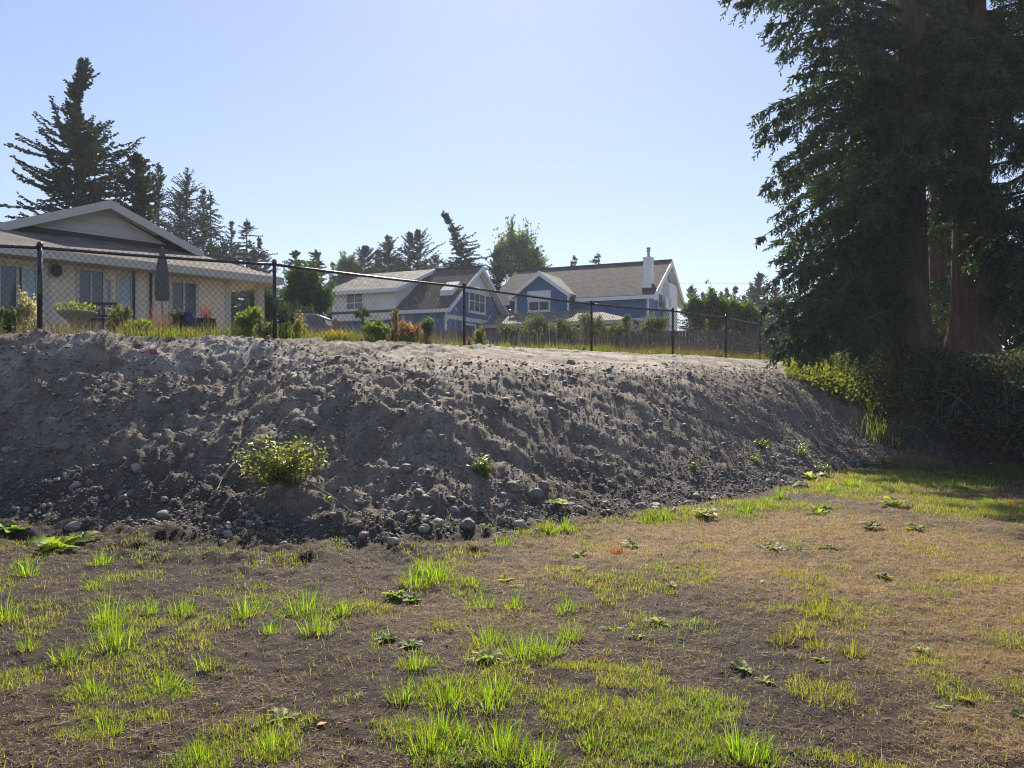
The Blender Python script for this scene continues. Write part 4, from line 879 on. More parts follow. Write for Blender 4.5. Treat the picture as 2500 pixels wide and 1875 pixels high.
# bramble thicket below the big firs
def bramble_w(x, y):
    u = y-Ff(x); edge = ss((x-7.95-.5*(fbm(x, y, .9, 2, 91)-.5)*2-np.clip((15.8-y)*.0, 0, 1))/.5)
    return edge*ss((u+.2)/.5)*(1-ss((y-20.5)/1.5))
p = pts_on(56000, (7.3, 15.5), (11.5, 21.5), bramble_w); x, y = p.T
top = (0.32+.62*fbm(x, y, .8, 3, 93))*ss((x-7.6)/1.4)*(1-.45*ss((y-17.8)/2))+.1
f = rng.random(len(x))**.55; z = H(x, y)+f*top
P = np.stack([x, y, z], 1); D = unit(randdir(len(x))+np.array([0, -.2, .3]))
c = jcol((.06, .07, .048), len(x), .55, .12); k = rng.random(len(x)) < .02; c[k] = jcol((.16, .15, .04), k.sum())
v, t, c = leaves(P, D, U(.04, .09, len(x)), U(.03, .05, len(x)), c)
tag(mk('bramble_thicket', v, t, M['leaf'], None, c), 'dark bramble thicket filling the slope below the big firs', 'undergrowth', kind='stuff')
mbv, mbt, o_ = [], [], 0
for i in range(160):
    q = pts_on(1, (7.4, 14.5), (12.3, 18.5), bramble_w)[0]; az = U(0, 6.28); L = U(.6, 1.5); b_ = np.array([q[0], q[1], float(H(*q))]); e_ = b_+np.array([math.cos(az)*L*.7, math.sin(az)*L*.7, U(.5, 1.2)]); m_ = (b_+e_)/2+np.array([0, 0, .5])
    tt_ = np.linspace(0, 1, 7)[:, None]; v, t = tube((1-tt_)**2*b_+2*tt_*(1-tt_)*m_+tt_**2*e_, .004, 4, False); mbv.append(v); mbt.append(t+o_); o_ += len(v)
tag(mk('bramble_canes', np.concatenate(mbv), np.concatenate(mbt), M['palebark']), 'thin arching canes sticking out of the bramble thicket', 'undergrowth', kind='stuff')
# sunlit ground cover left of the nearest trunk
def gcw(x, y): return ss((x-.345*y)/.6)*(1-ss((x-10.6)/.6))*ss((y-16.9-.6*(8.6-x).clip(0, 2)*.8)/.5)*(1-ss((y-23)/1.5))
p = pts_on(22000, (6.3, 11.2), (16.6, 24), gcw); x, y = p.T; f = rng.random(len(x))
P = np.stack([x, y, H(x, y)+.02+f*(.06+.20*fbm(x, y, 1.5, 2, 95))], 1)
v, t, c = leaves(P, unit(randdir(len(x))+np.array([0, 0, .4])), U(.05, .1, len(x)), U(.04, .07, len(x)), jcol((.13, .145, .03), len(x), .4, .15))
tag(mk('ground_cover', v, t, M['leaf'], None, c), 'yellow-green low ground cover beside the nearest big trunk', 'ground cover', kind='stuff')
# strip of weeds and grass along the fence foot
def wild(name, label, n, xr, off, hr, wr, cols, lean=(.05, .6), dfn=None, mt='grass'):
    x = U(xr[0], xr[1], n*3); 
    k = rng.random(n*3) < (dfn(x) if dfn else .9); x = x[k][:n]; n = len(x)
    y = Gf(x)+U(off[0], off[1], n); P = np.stack([x, y, H(x, y)-.01], 1)
    ci = rng.integers(len(cols), size=n); c = jcol((1, 1, 1), n, .3, .1)*np.array(cols)[ci]
    v, t, c = blades(P, U(hr[0], hr[1], n)*(.5+.9*fbm(x, y, 1.2, 2, 33)), U(wr[0], wr[1], n), U(0, 6.28, n), U(lean[0], lean[1], n), c)
    return tag(mk(name, v, t, M[mt], None, c), label, 'grass', kind='stuff')
gx = lambda x: .25+.75*ss((fbm(x, x*0, .7, 2, 71)-.35)/.2)
wild('fence_grass', 'bright green grass growing along the foot of the fence', 15000, (-6.2, 9.5), (-.05, 1.3), (.06, .26), (.006, .012), [(.11, .19, .03), (.16, .2, .04), (.2, .17, .06)], dfn=gx)
wild('dry_fence_grass', 'dry tan and reddish grass standing behind the fence', 9000, (2.2, 11.5), (.1, 2.2), (.08, .40), (.004, .007), [(.26, .13, .07), (.22, .15, .08), (.2, .16, .08), (.13, .14, .05)], (.02, .35), mt='dry')
wild('pale_stalks', 'tall pale seed stalks and grass between the chain link fence and the board fence', 900, (-3.5, 11.5), (.4, 5.0), (.4, 1.05), (.004, .007), [(.26, .21, .17), (.2, .16, .13), (.22, .18, .11)], (.02, .45), mt='dry')
wild('rough_grass', 'rough mixed dry grass in the yard behind the fence', 24000, (-9, 13), (1.2, 9.0), (.06, .22), (.006, .012), [(.24, .18, .08), (.14, .15, .05), (.2, .15, .07)], mt='dry')
# seed heads on tall stalks
n = 230; x = U(-3.2, 9.5, n); y = Gf(x)+U(.3, 3.5, n); hh = U(.45, 1.2, n); z = H(x, y)+hh
V_, T_, C_ = [], [], []
Ps, Ds = [], []
stv, stt, so_ = [], [], 0
for i in range(n):
    az = U(0, 6.28); b_ = np.array([x[i], y[i], z[i]-hh[i]]); e_ = b_+np.array([math.cos(az)*.25*hh[i], math.sin(az)*.25*hh[i], hh[i]]); m_ = b_+np.array([0, 0, hh[i]*.75])
    tt_ = np.linspace(0, 1, 5)[:, None]; pts = (1-tt_)**2*b_+2*tt_*(1-tt_)*m_+tt_**2*e_; v, t = tube(pts, .0028, 3, False); stv.append(v); stt.append(t+so_); so_ += len(v)
    k = 12; Ps.append(e_+(pts[-2]-e_)*U(0, .8, k)[:, None]); Ds.append(unit(np.tile(e_-pts[-2], (k, 1))+randdir(k)*.1))
P = np.concatenate(Ps); D = np.concatenate(Ds); v, t, c = leaves(P, D, U(.03, .07, len(P)), .008, jcol((.3, .26, .21), len(P)))
c1 = np.tile(np.array([[.3, .25, .17]]), (so_, 1)); vv, tt, cc_ = cat([(v, t, c), (np.concatenate(stv), np.concatenate(stt), c1)])
tag(mk('seed_heads', vv, tt, M['dry'], None, cc_), 'nodding dry seed heads on thin stalks behind the fence', 'grass', kind='stuff')

# individual garden plants behind the fence (px, top y, base y, half width px, extra distance behind the fence, colour, n, leaf size, label)
GP = [(18, 745, 800, 26, .6, (.13, .17, .035), 1500, .05, 'yellow-green bush at the left edge behind the fence'),
      (62, 712, 795, 28, .9, (.38, .34, .33), 1400, .04, 'fluffy pale dried shrub left of the first fence post'),
      (290, 745, 800, 34, 1.2, (.14, .14, .07), 1300, .045, 'olive weedy bush behind the fence, right of the bowl planter'),
      (345, 775, 806, 30, .7, (.2, .26, .03), 1200, .045, 'bright yellow-green plant clump left of the orange grass'),
      (437, 752, 806, 24, 1.6, (.07, .1, .05), 1300, .045, 'dark leafy bush between the orange grass and the blue pot'),
      (612, 748, 815, 36, .6, (.17, .22, .04), 1900, .055, 'large yellow-green leafed bush left of the second fence post'),
      (648, 775, 822, 22, .4, (.10, .12, .05), 1000, .045, 'dull green weed against the second fence post'),
      (690, 782, 826, 26, .5, (.06, .10, .04), 1300, .045, 'dark green low shrub right of the second fence post'),
      (725, 765, 830, 26, .7, (.24, .19, .09), 900, .04, 'tan dry weed clump in front of the garden tub'),
      (815, 800, 836, 36, .4, (.36, .24, .07), 1300, .035, 'golden dry bush in front of the small shed'),
      (850, 800, 838, 22, .6, (.13, .14, .06), 900, .04, 'grey-green weed right of the golden dry bush'),
      (927, 782, 822, 40, .6, (.13, .19, .05), 1900, .05, 'light green bush under the white bay'),
      (990, 775, 838, 34, .4, (.26, .15, .1), 1700, .045, 'reddish-brown seedy weed left of the third fence post'),
      (965, 748, 836, 12, .5, (.17, .12, .1), 600, .035, 'tall dark seed spike with a drooping tip left of the reddish weed'),
      (995, 812, 842, 22, .25, (.3, .3, .05), 700, .045, 'yellow low weed at the foot of the reddish weed'),
      (1040, 776, 822, 22, .7, (.10, .14, .07), 800, .045, 'silvery green weed just left of the third fence post'),
      (1172, 795, 850, 12, .35, (.2, .2, .07), 1000, .035, 'upright olive conifer-like weed right of the third fence post'),
      (1150, 822, 850, 12, .3, (.25, .13, .08), 500, .035, 'small red-tinged weed beside the upright olive weed'),
      (1192, 838, 856, 16, .2, (.17, .22, .05), 500, .045, 'low bright weed right of the upright olive weed'),
      (1408, 842, 868, 22, .2, (.12, .16, .05), 700, .035, 'wispy green weed left of the fourth fence post'),
      (1530, 760, 800, 10, 4.5, (.09, .13, .06), 400, .06, 'thin leafy sapling above the shrubs along the board fence'),
      (1745, 848, 884, 24, .2, (.14, .14, .05), 700, .035, 'brownish weed clump at the foot of the sixth fence post'),
      (1850, 855, 893, 24, .1, (.22, .19, .08), 800, .035, 'dry weed clump at the end of the visible fence')]
for px, pyt, pyb, w_, off, c, n, ls, lb in GP:
    k = (px-CX)/F; dd = np.arange(8, 32, .05); d = dd[np.argmax(dd > Gf(k*dd)+off)]
    leafy('garden_plant', lb, px, pyt, pyb, w_, float(d), c, n=n, ls=ls*1.15, clumps=14, cat_='plant', stems=10, crown='foliage', group='wild plants behind the fence', spread=.3)
# red flower, orange grass, spiky plant
def clump(name, label, px, py, d, n, hr, wr, c, r=.1, lean=(.05, .7), mt='grass', group=None, onground=True, cat_='plant', part='blades'):
    if d is None: x, y, z = hit(px, py)
    else: x, y = (px-CX)/F*d, d; z = float(H(x, y)) if onground else EYE+(CY-py)/F*d
    r_ = empty(name, (x, y, z), label, cat_, 0, group); az = U(0, 6.28, n); q = r*np.sqrt(rng.random(n)); P = np.stack([q*np.cos(az), q*np.sin(az), 0*q-.005], 1)
    if onground: P[:, 2] += H(x+P[:, 0], y+P[:, 1])-z-.004
    v, t, cc = blades(P, U(hr[0], hr[1], n), U(wr[0], wr[1], n), az+U(-.7, .7, n), U(lean[0], lean[1], n), jcol(c, n, .3, .1)); o = mk(part, v, t, M[mt], r_, cc)
    return r_
clump('orange_grass_clump', 'tall orange-red grass clump behind the fence below the umbrella', 396, 800, 13.3, 190, (.2, .7), (.004, .007), (.30, .12, .08), .17, (.02, .45), 'dry')
clump('red_flower', 'small crimson flower clump left of the third fence post', 958, 815, 15.6, 60, (.25, .4), (.015, .03), (.4, .02, .04), .06, (.05, .4), onground=True)
sp = empty('spiky_palm', ((884-CX)/F*20, 20, 2.2), 'dark spiky palm silhouetted against the white bay', 'palm')
zc = EYE+(CY-772)/F*20-2.2
MB().tube([(0, 0, 0), (.02, 0, zc-.2), (0, 0, zc)], .025, 6).build('trunk', M['twig'], sp)
for (ox, oz, sz) in ((-.12, -.05, .22), (.12, .0, .2), (-.02, .16, .2)):
    n = 22; an = np.linspace(-.5, 3.64, n); D = np.stack([np.cos(an), U(-.25, .25, n), np.sin(an)], 1); P = np.tile([ox*.6, 0, zc+oz*.6], (n, 1))
    v, t, c = leaves(P, D, sz*U(.85, 1.1, n), .035, jcol((.03, .035, .025), n), fold=.1, droop=.05); mk('frond', v, t, M['leaf'], sp, c)
# ------------------------------------------------------------ ordinals for labels
ORD = ['first', 'second', 'third', 'fourth', 'fifth', 'sixth', 'seventh', 'eighth', 'ninth', 'tenth', 'eleventh', 'twelfth', 'thirteenth', 'fourteenth', 'fifteenth', 'sixteenth', 'seventeenth', 'eighteenth', 'nineteenth', 'twentieth', 'twenty-first', 'twenty-second', 'twenty-third', 'twenty-fourth']
def ranked(items, key_row, rows):
    """items -> row index and left-to-right rank within the row"""
    out = {}
    for r in range(len(rows)):
        m = sorted([i for i, it in enumerate(items) if key_row(it) == r], key=lambda i: items[i][0])
        for k, i in enumerate(m): out[i] = (r, k, len(m))
    return out
# ------------------------------------------------------------ foreground grass tufts
TU = [(8, 1517, 3), (65, 1403, 2), (244, 1379, 2), (228, 1440, 1), (264, 1517, 3), (281, 1578, 3), (366, 1497, 1), (443, 1497, 2), (602, 1505, 2), (749, 1488, 3), (773, 1540, 2), (659, 1546, 1), (73, 1584, 1), (163, 1614, 1.2), (834, 1500, 1.2),
      (399, 1680, 1.6), (228, 1690, 1), (264, 1792, 1.2), (659, 1838, 1.6), (488, 1852, 1), (508, 1630, .9), (1013, 1425, 3), (1045, 1400, 2.4), (1078, 1412, 2), (1151, 1427, 1), (1175, 1484, 1.8), (1257, 1484, 1.3), (1379, 1495, 1.2), (1192, 1570, 2), (1277, 1600, 2.6),
      (1338, 1598, 2), (1391, 1562, 1.6), (1013, 1630, 1.6), (1212, 1695, 1.8), (988, 1710, 1.4), (1094, 1715, 2.2), (1196, 1730, 1.6), (1216, 1825, 2.6), (1049, 1830, 2), (1074, 1785, 1.2), (1131, 1808, 1.4), (1448, 1826, 1.3), (1249, 1864, 1.5), (1318, 1868, 1.8),
      (2084, 1186, 3.4), (2024, 1197, 2.6), (1902, 1216, 2.4), (1827, 1249, 3), (1870, 1235, 2.2), (2005, 1500, 1.8), (1996, 1582, 1.3), (1907, 1570, 1.1), (1958, 1552, 1.3), (2080, 1598, 1), (1804, 1850, 1.8), (1860, 1862, 1.7), (1620, 1265, 2.4), (1580, 1275, 2), (1379, 1292, 2), (1340, 1300, 1.6), (1232, 1332, 1.8), (2130, 1200, 2), (1730, 1255, 1.6)]
row_of = lambda it: 0 if it[1] < 1350 else 1 if it[1] < 1520 else 2 if it[1] < 1640 else 3
RN = ['at the bank foot', 'in the back row', 'in the middle row', 'in the front row']
rk = ranked(TU, row_of, RN)
for i, (px, py, s_) in enumerate(TU):
    r, k, m = rk[i]; x, y, z = hit(px, py); sc_ = (.62+.3*s_)*(1 if py > 1350 else .9); n = int(46+40*s_)
    szw = 'tall' if s_ >= 2.4 else 'medium' if s_ >= 1.5 else 'small'; cw = 'yellow-green' if px > 1880 and py > 1400 else 'bright green'
    lb = f"{szw} {cw} grass tuft {RN[r]}, {ORD[k] if k < 24 else 'last'} from left"
    root = empty('grass_tuft', (x, y, z), lb, 'grass', 0, 'grass tufts on the bare soil')
    az = U(0, 6.28, n); qm = (.035+.036*s_); q = qm*rng.random(n)**.8; P = np.stack([q*np.cos(az), q*np.sin(az)*.9, 0*q], 1); P[:, 2] = H(x+P[:, 0], y+P[:, 1])-z-.006
    col = (.18, .27, .025) if cw[0] == 'b' else (.2, .21, .03)
    v, t, c = blades(P, (.03+.135*rng.random(n)**1.6)*sc_*(.85+.25*rng.random()), U(.0020, .0048, n)*(1 if y < 6 else 1.5), az+U(-.6, .6, n), .08+(.3+1.15*rng.random(n))*(q/qm)**.8, jcol(col, n, .4, .15))
    n2 = n//3; az2 = U(0, 6.28, n2); P2 = np.stack([.05*np.cos(az2)*s_**.5, .05*np.sin(az2)*s_**.5, 0*az2], 1); P2[:, 2] = H(x+P2[:, 0], y+P2[:, 1])-z-.004
    v2, t2, c2 = blades(P2, U(.03, .06, n2)*sc_, U(.003, .005, n2), az2, U(.3, 1.3, n2), jcol((.2, .17, .06), n2)); v, t, c = cat([(v, t, c), (v2, t2, c2)])
    mk('blades', v, t, M['grass'], root, c)
# ------------------------------------------------------------ turf: dry and green short grass (stuff)
def turf(n, dfun, ymin, ymax):
    y = ymin+(ymax-ymin)*rng.random(n)**1.7; x = y*U(-.72, .75, n); return x, y, rng.random(n) < dfun(x, y)
x, y, k = turf(520000, lambda x, y: dens(x, y)[0]*.6+.07, 2.5, 17); x, y = x[k], y[k]; u_, b_ = masks(x, y); k = b_ < .35; x, y = x[k], y[k]; n = len(x)
P = np.stack([x, y, H(x, y)-.002], 1); mix = fbm(x, y, 1.5, 3, 12)[:, None]
c = np.where(rng.random((n, 1)) < .25+.3*mix, np.array([[.30, .26, .07]]), np.array([[.44, .29, .13]]))*jcol((1, 1, 1), n, .35, .08)
v, t, c = blades(P, U(.012, .045, n)*(.8+.04*y), U(.0018, .0032, n)*(1+.10*(y-3)), U(0, 6.28, n), U(.3, 1.5, n), c); print('dry blades', n)
tag(mk('dry_turf', v, t, M['dry'], None, c), 'short dry tan grass over the right side of the lawn', 'grass', kind='stuff')
x, y, k = turf(820000, lambda x, y: np.clip(dens(x, y)[1]+.5*ss((fbm(x, y, 2.6, 3, 19)-.56)/.12)*ss((8.5-y)/2)+.02, 0, 1), 2.5, 18); x, y = x[k], y[k]; n = len(x)
P = np.stack([x, y, H(x, y)-.002], 1); f1 = fbm(x, y, 2.2, 2, 17)[:, None]
c = np.where(rng.random((n, 1)) < .16, np.array([[.36, .27, .13]]), np.array([[.16, .27, .022]])*(1-f1)+np.array([[.27, .26, .05]])*f1)*jcol((1, 1, 1), n, .4, .12)
v, t, c = blades(P, U(.018, .062, n)*(.8+.05*y)*(.6+.8*f1[:, 0]), U(.0015, .0030, n)*(1+.11*(y-3)), U(0, 6.28, n), .15+1.3*rng.random(n), c); print('green blades', n)
tag(mk('green_turf', v, t, M['grass'], None, c), 'patchy short green grass on the soil and along the bank foot', 'grass', kind='stuff')
# thatch: straw bits lying on the soil
x, y, k = turf(300000, lambda x, y: .16+.5*(dens(x, y)[0] > .15)+.25*(fbm(x, y, 1.3, 2, 18) > .5), 2.5, 11); x, y = x[k], y[k]; u_, b_ = masks(x, y); k = b_ < .6; x, y = x[k], y[k]; n = len(x)
P = np.stack([x, y, H(x, y)+.003], 1); az = U(0, 6.28, n); D = np.stack([np.cos(az), np.sin(az), U(-.05, .3, n)], 1)
v, t, c = leaves(P, D, U(.010, .055, n), U(.0015, .0034, n)*(1+.1*(y-3)), jcol((.38, .29, .21), n, .5, .08), droop=.1)
tag(mk('straw_bits', v, t, M['dry'], None, c), 'bits of dry straw scattered over the soil', 'litter', kind='stuff')
# soil crumbs and gravel (stuff)
def ico(sub):
    p = (1+5**.5)/2; V = unit(np.array([(-1, p, 0), (1, p, 0), (-1, -p, 0), (1, -p, 0), (0, -1, p), (0, 1, p), (0, -1, -p), (0, 1, -p), (p, 0, -1), (p, 0, 1), (-p, 0, -1), (-p, 0, 1)], float))
    T = np.array([(0, 11, 5), (0, 5, 1), (0, 1, 7), (0, 7, 10), (0, 10, 11), (1, 5, 9), (5, 11, 4), (11, 10, 2), (10, 7, 6), (7, 1, 8), (3, 9, 4), (3, 4, 2), (3, 2, 6), (3, 6, 8), (3, 8, 9), (4, 9, 5), (2, 4, 11), (6, 2, 10), (8, 6, 7), (9, 8, 1)])
    for _ in range(sub):
        E_ = {}; V = list(V); T2 = []
        def mid(a_, b_):
            k_ = (min(a_, b_), max(a_, b_))
            if k_ not in E_: E_[k_] = len(V); V.append(unit((V[a_]+V[b_])/2))
            return E_[k_]
        for a_, b_, c_ in T:
            x_, y_, z_ = mid(a_, b_), mid(b_, c_), mid(c_, a_); T2 += [(a_, x_, z_), (b_, y_, x_), (c_, z_, y_), (x_, y_, z_)]
        V = np.array(V); T = np.array(T2)
    return np.asarray(V), np.asarray(T)
def pebbles(P, R, col, sub=0, flat=.65, jag=.18, sink=.3):
    iv, it = ico(sub); n = len(P); m = len(iv); sc_ = np.stack([U(.75, 1.3, n), U(.75, 1.3, n), U(.8, 1.1, n)*flat], 1)*R[:, None]
    Vv = iv[None]*(1+jag*rng.uniform(-1, 1, (n, m, 1))); Vv = Vv*sc_[:, None, :]; a_ = U(0, 6.28, n); ca, sa = np.cos(a_)[:, None], np.sin(a_)[:, None]
    tl = U(-.5, .5, n)[:, None]; X_, Y_, Z_ = Vv[..., 0]*ca-Vv[..., 1]*sa, Vv[..., 0]*sa+Vv[..., 1]*ca, Vv[..., 2]; Z_ = Z_+X_*tl
    Vv = np.stack([X_, Y_, Z_], -1)+(P+np.stack([0*R, 0*R, R*flat*(1-sink*2)], 1))[:, None, :]
    return Vv.reshape(-1, 3), (it[None]+m*np.arange(n)[:, None, None]).reshape(-1, 3), np.repeat(col, m, 0)
def bankpts(n):
    x = U(-8.5, 9.0, n*3); y = Ff(x)+(-.5+rng.random(n*3)**1.6*5.5); u_, b_ = masks(x, y); run_ = np.minimum(3.6, (Gf(x)-Ff(x))*.72)
    pr = b_*(.34+.42*np.exp(-((y-Ff(x)-.3)/.8)**2)+.25*(1-ss((x+2)/3)))*(1-.55*ss((y-Ff(x)-run_)/.6)); k = rng.random(n*3) < pr
    return x[k][:n], y[k][:n]
x, y = bankpts(52000); n = len(x); R = .0045+.018*rng.random(n)**4*1.0; R *= (.8+.03*y)
tone = rng.random(n)[:, None]; c = np.where(tone < .88, np.array([[.15, .13, .12]]), np.array([[.36, .34, .31]]))*jcol((1, 1, 1), n, .35, .05)
v, t, c = pebbles(np.stack([x, y, H(x, y)], 1), R, c, 0); tag(mk('gravel', v, t, M['stone'], None, c, smooth=False), 'small gravel and clay crumbs over the bank', 'gravel', kind='stuff')
x, y = bankpts(1400); n = len(x); R = .014+.040*rng.random(n)**3.2; c = np.where(rng.random((n, 1)) < .85, np.array([[.19, .165, .145]]), np.array([[.28, .25, .22]]))*jcol((1, 1, 1), n, .25, .04)
v, t, c = pebbles(np.stack([x, y, H(x, y)], 1), R, c, 1, .75, .34, .42); tag(mk('clay_clods', v, t, M['stone'], None, c, smooth=True), 'lumps of grey clay and half buried stones on the bank', 'gravel', kind='stuff')
x, y, k = turf(60000, lambda x, y: .5*(1-dens(x, y)[0])*(1-dens(x, y)[1]), 2.5, 9.5); x, y = x[k], y[k]; u_, b_ = masks(x, y); k = b_ < .6; x, y = x[k], y[k]; n = len(x)
v, t, c = pebbles(np.stack([x, y, H(x, y)], 1), .002+.0055*rng.random(n)**3, jcol((.085, .065, .056), n, .5, .08), 0, sink=.5); tag(mk('soil_crumbs', v, t, M['stone'], None, c), 'dark crumbs of loose soil', 'soil', kind='stuff')
# ------------------------------------------------------------ individual stones (px, py, diameter px, pale?)
ST = [(256, 941, 24, 1), (240, 928, 18, 1), (334, 1136, 28, 1), (16, 1093, 20, 1), (254, 1126, 16, 0), (179, 1276, 32, 1), (130, 1232, 14, 1), (606, 1272, 16, 1), (877, 1219, 26, 0), (875, 1274, 22, 0), (647, 880, 26, 0), (220, 1173, 18, 0), (66, 1240, 20, 0),
      (1269, 1275, 30, 1), (1035, 1284, 26, 1), (1070, 1270, 26, 1), (960, 1314, 26, 1), (1143, 1268, 36, 0), (980, 1250, 28, 0), (1700, 1204, 20, 1), (1566, 1229, 30, 0), (1647, 1243, 24, 1), (1415, 1238, 22, 1), (1340, 962, 30, 0), (1930, 1177, 26, 0), (1954, 1180, 34, 0),
      (1683, 1223, 22, 1), (1395, 880, 20, 0), (1178, 1148, 14, 1), (1600, 1236, 20, 1), (1110, 1240, 24, 0), (1305, 1195, 34, 0), (1325, 1178, 30, 0), (1255, 1180, 36, 0), (990, 1135, 34, 0), (965, 1142, 28, 0), (150, 1085, 36, 0), (600, 1070, 20, 0), (1600, 1230, 26, 1), (1745, 1212, 22, 1), (545, 1320, 18, 1), (635, 1370, 14, 1), (1310, 1292, 14, 1)]
srow = lambda it: 0 if it[1] < 1060 else 1 if it[1] < 1215 else 2
SN = ['on the upper part of the bank', 'half way up the bank', 'at the foot of the bank']
rk = ranked(ST, srow, SN)
for i, (px, py, dm, pl_) in enumerate(ST):
    r, k, m = rk[i]; x, y, z = hit(px, py+dm*.35); R = dm/2/F*y*1.05; tone = (.29, .255, .21) if pl_ else (.17, .148, .13)
    szw = 'small' if dm < 22 else 'large' if dm > 29 else 'medium'; lb = f"{szw} {'pale rounded' if pl_ else 'grey clay-coloured'} stone {SN[r]}, {ORD[k] if k < 24 else 'last'} from left"
    iv, it_ = ico(3); nn = 1+.22*(vn(iv[:, 0]*1.6+i, iv[:, 1]*1.6+iv[:, 2]*1.3, i)-.5)*2+.04*(vn(iv[:, 0]*5, iv[:, 1]*5+iv[:, 2]*4+i, 7)-.5)+(0 if pl_ else .22)*(vn(iv[:, 0]*3+i, iv[:, 2]*3+iv[:, 1]*2, 5)-.5)
    v = iv*nn[:, None]*R*np.array([U(.95, 1.2), U(.85, 1.0), U(.68, .85)]); a_ = U(-.5, .5); v = v@np.array([[math.cos(a_), -math.sin(a_), 0], [math.sin(a_), math.cos(a_), 0], [0, 0, 1]])
    o = mk('stone', v, it_, M['stone'], None, jcol(tone, len(v), .03, .01), smooth=True); o.location = (x, y, z+R*.05); tag(o, lb, 'stone', 'stones on the bank')
x, y, z = hit(374, 865); iv, it_ = ico(1); v = np.sign(iv)*np.abs(iv)**.6*np.array([.06, .03, .045]); o = mk('brick_fragment', v, it_, M['redstone']); o.location = (x, y, z+.03); tag(o, 'red brick fragment near the top left of the bank', 'brick')

# ------------------------------------------------------------ rosette weeds
def rosette(label, px, py, size, nl, col, flat=.35, name='rosette_weed', flower=None, lw=.34, group='broad-leaved weeds', jag=True, upr=None):
    size *= (1.5 if px < 300 and py > 1200 else 1.2 if px < 800 and py > 1700 else 1.0)*(.5 if py < 1000 else 1); flat = max(flat, .45); x, y, z = hit(px, py); r_ = empty(name, (x, y, z), label, 'weed', 0, group)
    V_, T_, C_, o_ = [], [], [], 0
    for k in range(nl):
        az = k*2.4+U(-.3, .3); L = size*U(.6, 1.1); el = U(.1, flat*2.2) if upr is None else U(upr[0], upr[1]); m = 7; tt = np.linspace(0, 1, m); rr = L*tt*math.cos(el); zz = L*(math.sin(el)*tt-.55*tt**2.2*math.sin(el)*1.1)
        dx, dy = math.cos(az), math.sin(az); wv = lw*L*np.sin(np.pi*np.clip(tt*.93+.05, 0, 1))**.8*(1+(.38*np.where(np.arange(m) % 2 == 0, -1, 1) if jag else 0))*.5
        cx_, cy_ = dx*rr, dy*rr; tw = U(-.5, .5); up_ = np.abs(wv)*.35
        hz = lambda a, b: np.maximum(zz, H(x+a, y+b)-z+.004)
        cz_ = hz(cx_, cy_)
        Lf = np.stack([cx_-dy*wv, cy_+dx*wv, np.maximum(cz_+up_+tw*wv, H(x+cx_, y+cy_)-z+.003)], 1); Rt = np.stack([cx_+dy*wv, cy_-dx*wv, np.maximum(cz_+up_-tw*wv, H(x+cx_, y+cy_)-z+.003)], 1); Md = np.stack([cx_, cy_, cz_], 1)
        V_.append(np.stack([Lf, Md, Rt], 1).reshape(-1, 3)); 
        for j in range(m-1):
            b_ = o_+3*j; T_ += [[b_, b_+1, b_+4], [b_, b_+4, b_+3], [b_+1, b_+2, b_+5], [b_+1, b_+5, b_+4]]
        C_.append(jcol(np.array(col)*U(.8, 1.7)*np.array([U(.9, 1.4), 1, 1]), 3*m, .06, .02)); o_ += 3*m
    mk('leaves', np.concatenate(V_), np.array(T_), M['leaf'], r_, np.concatenate(C_), smooth=False)
    return r_
BG = (.13, .2, .03); PG = (.17, .21, .10); DG = (.10, .13, .05)
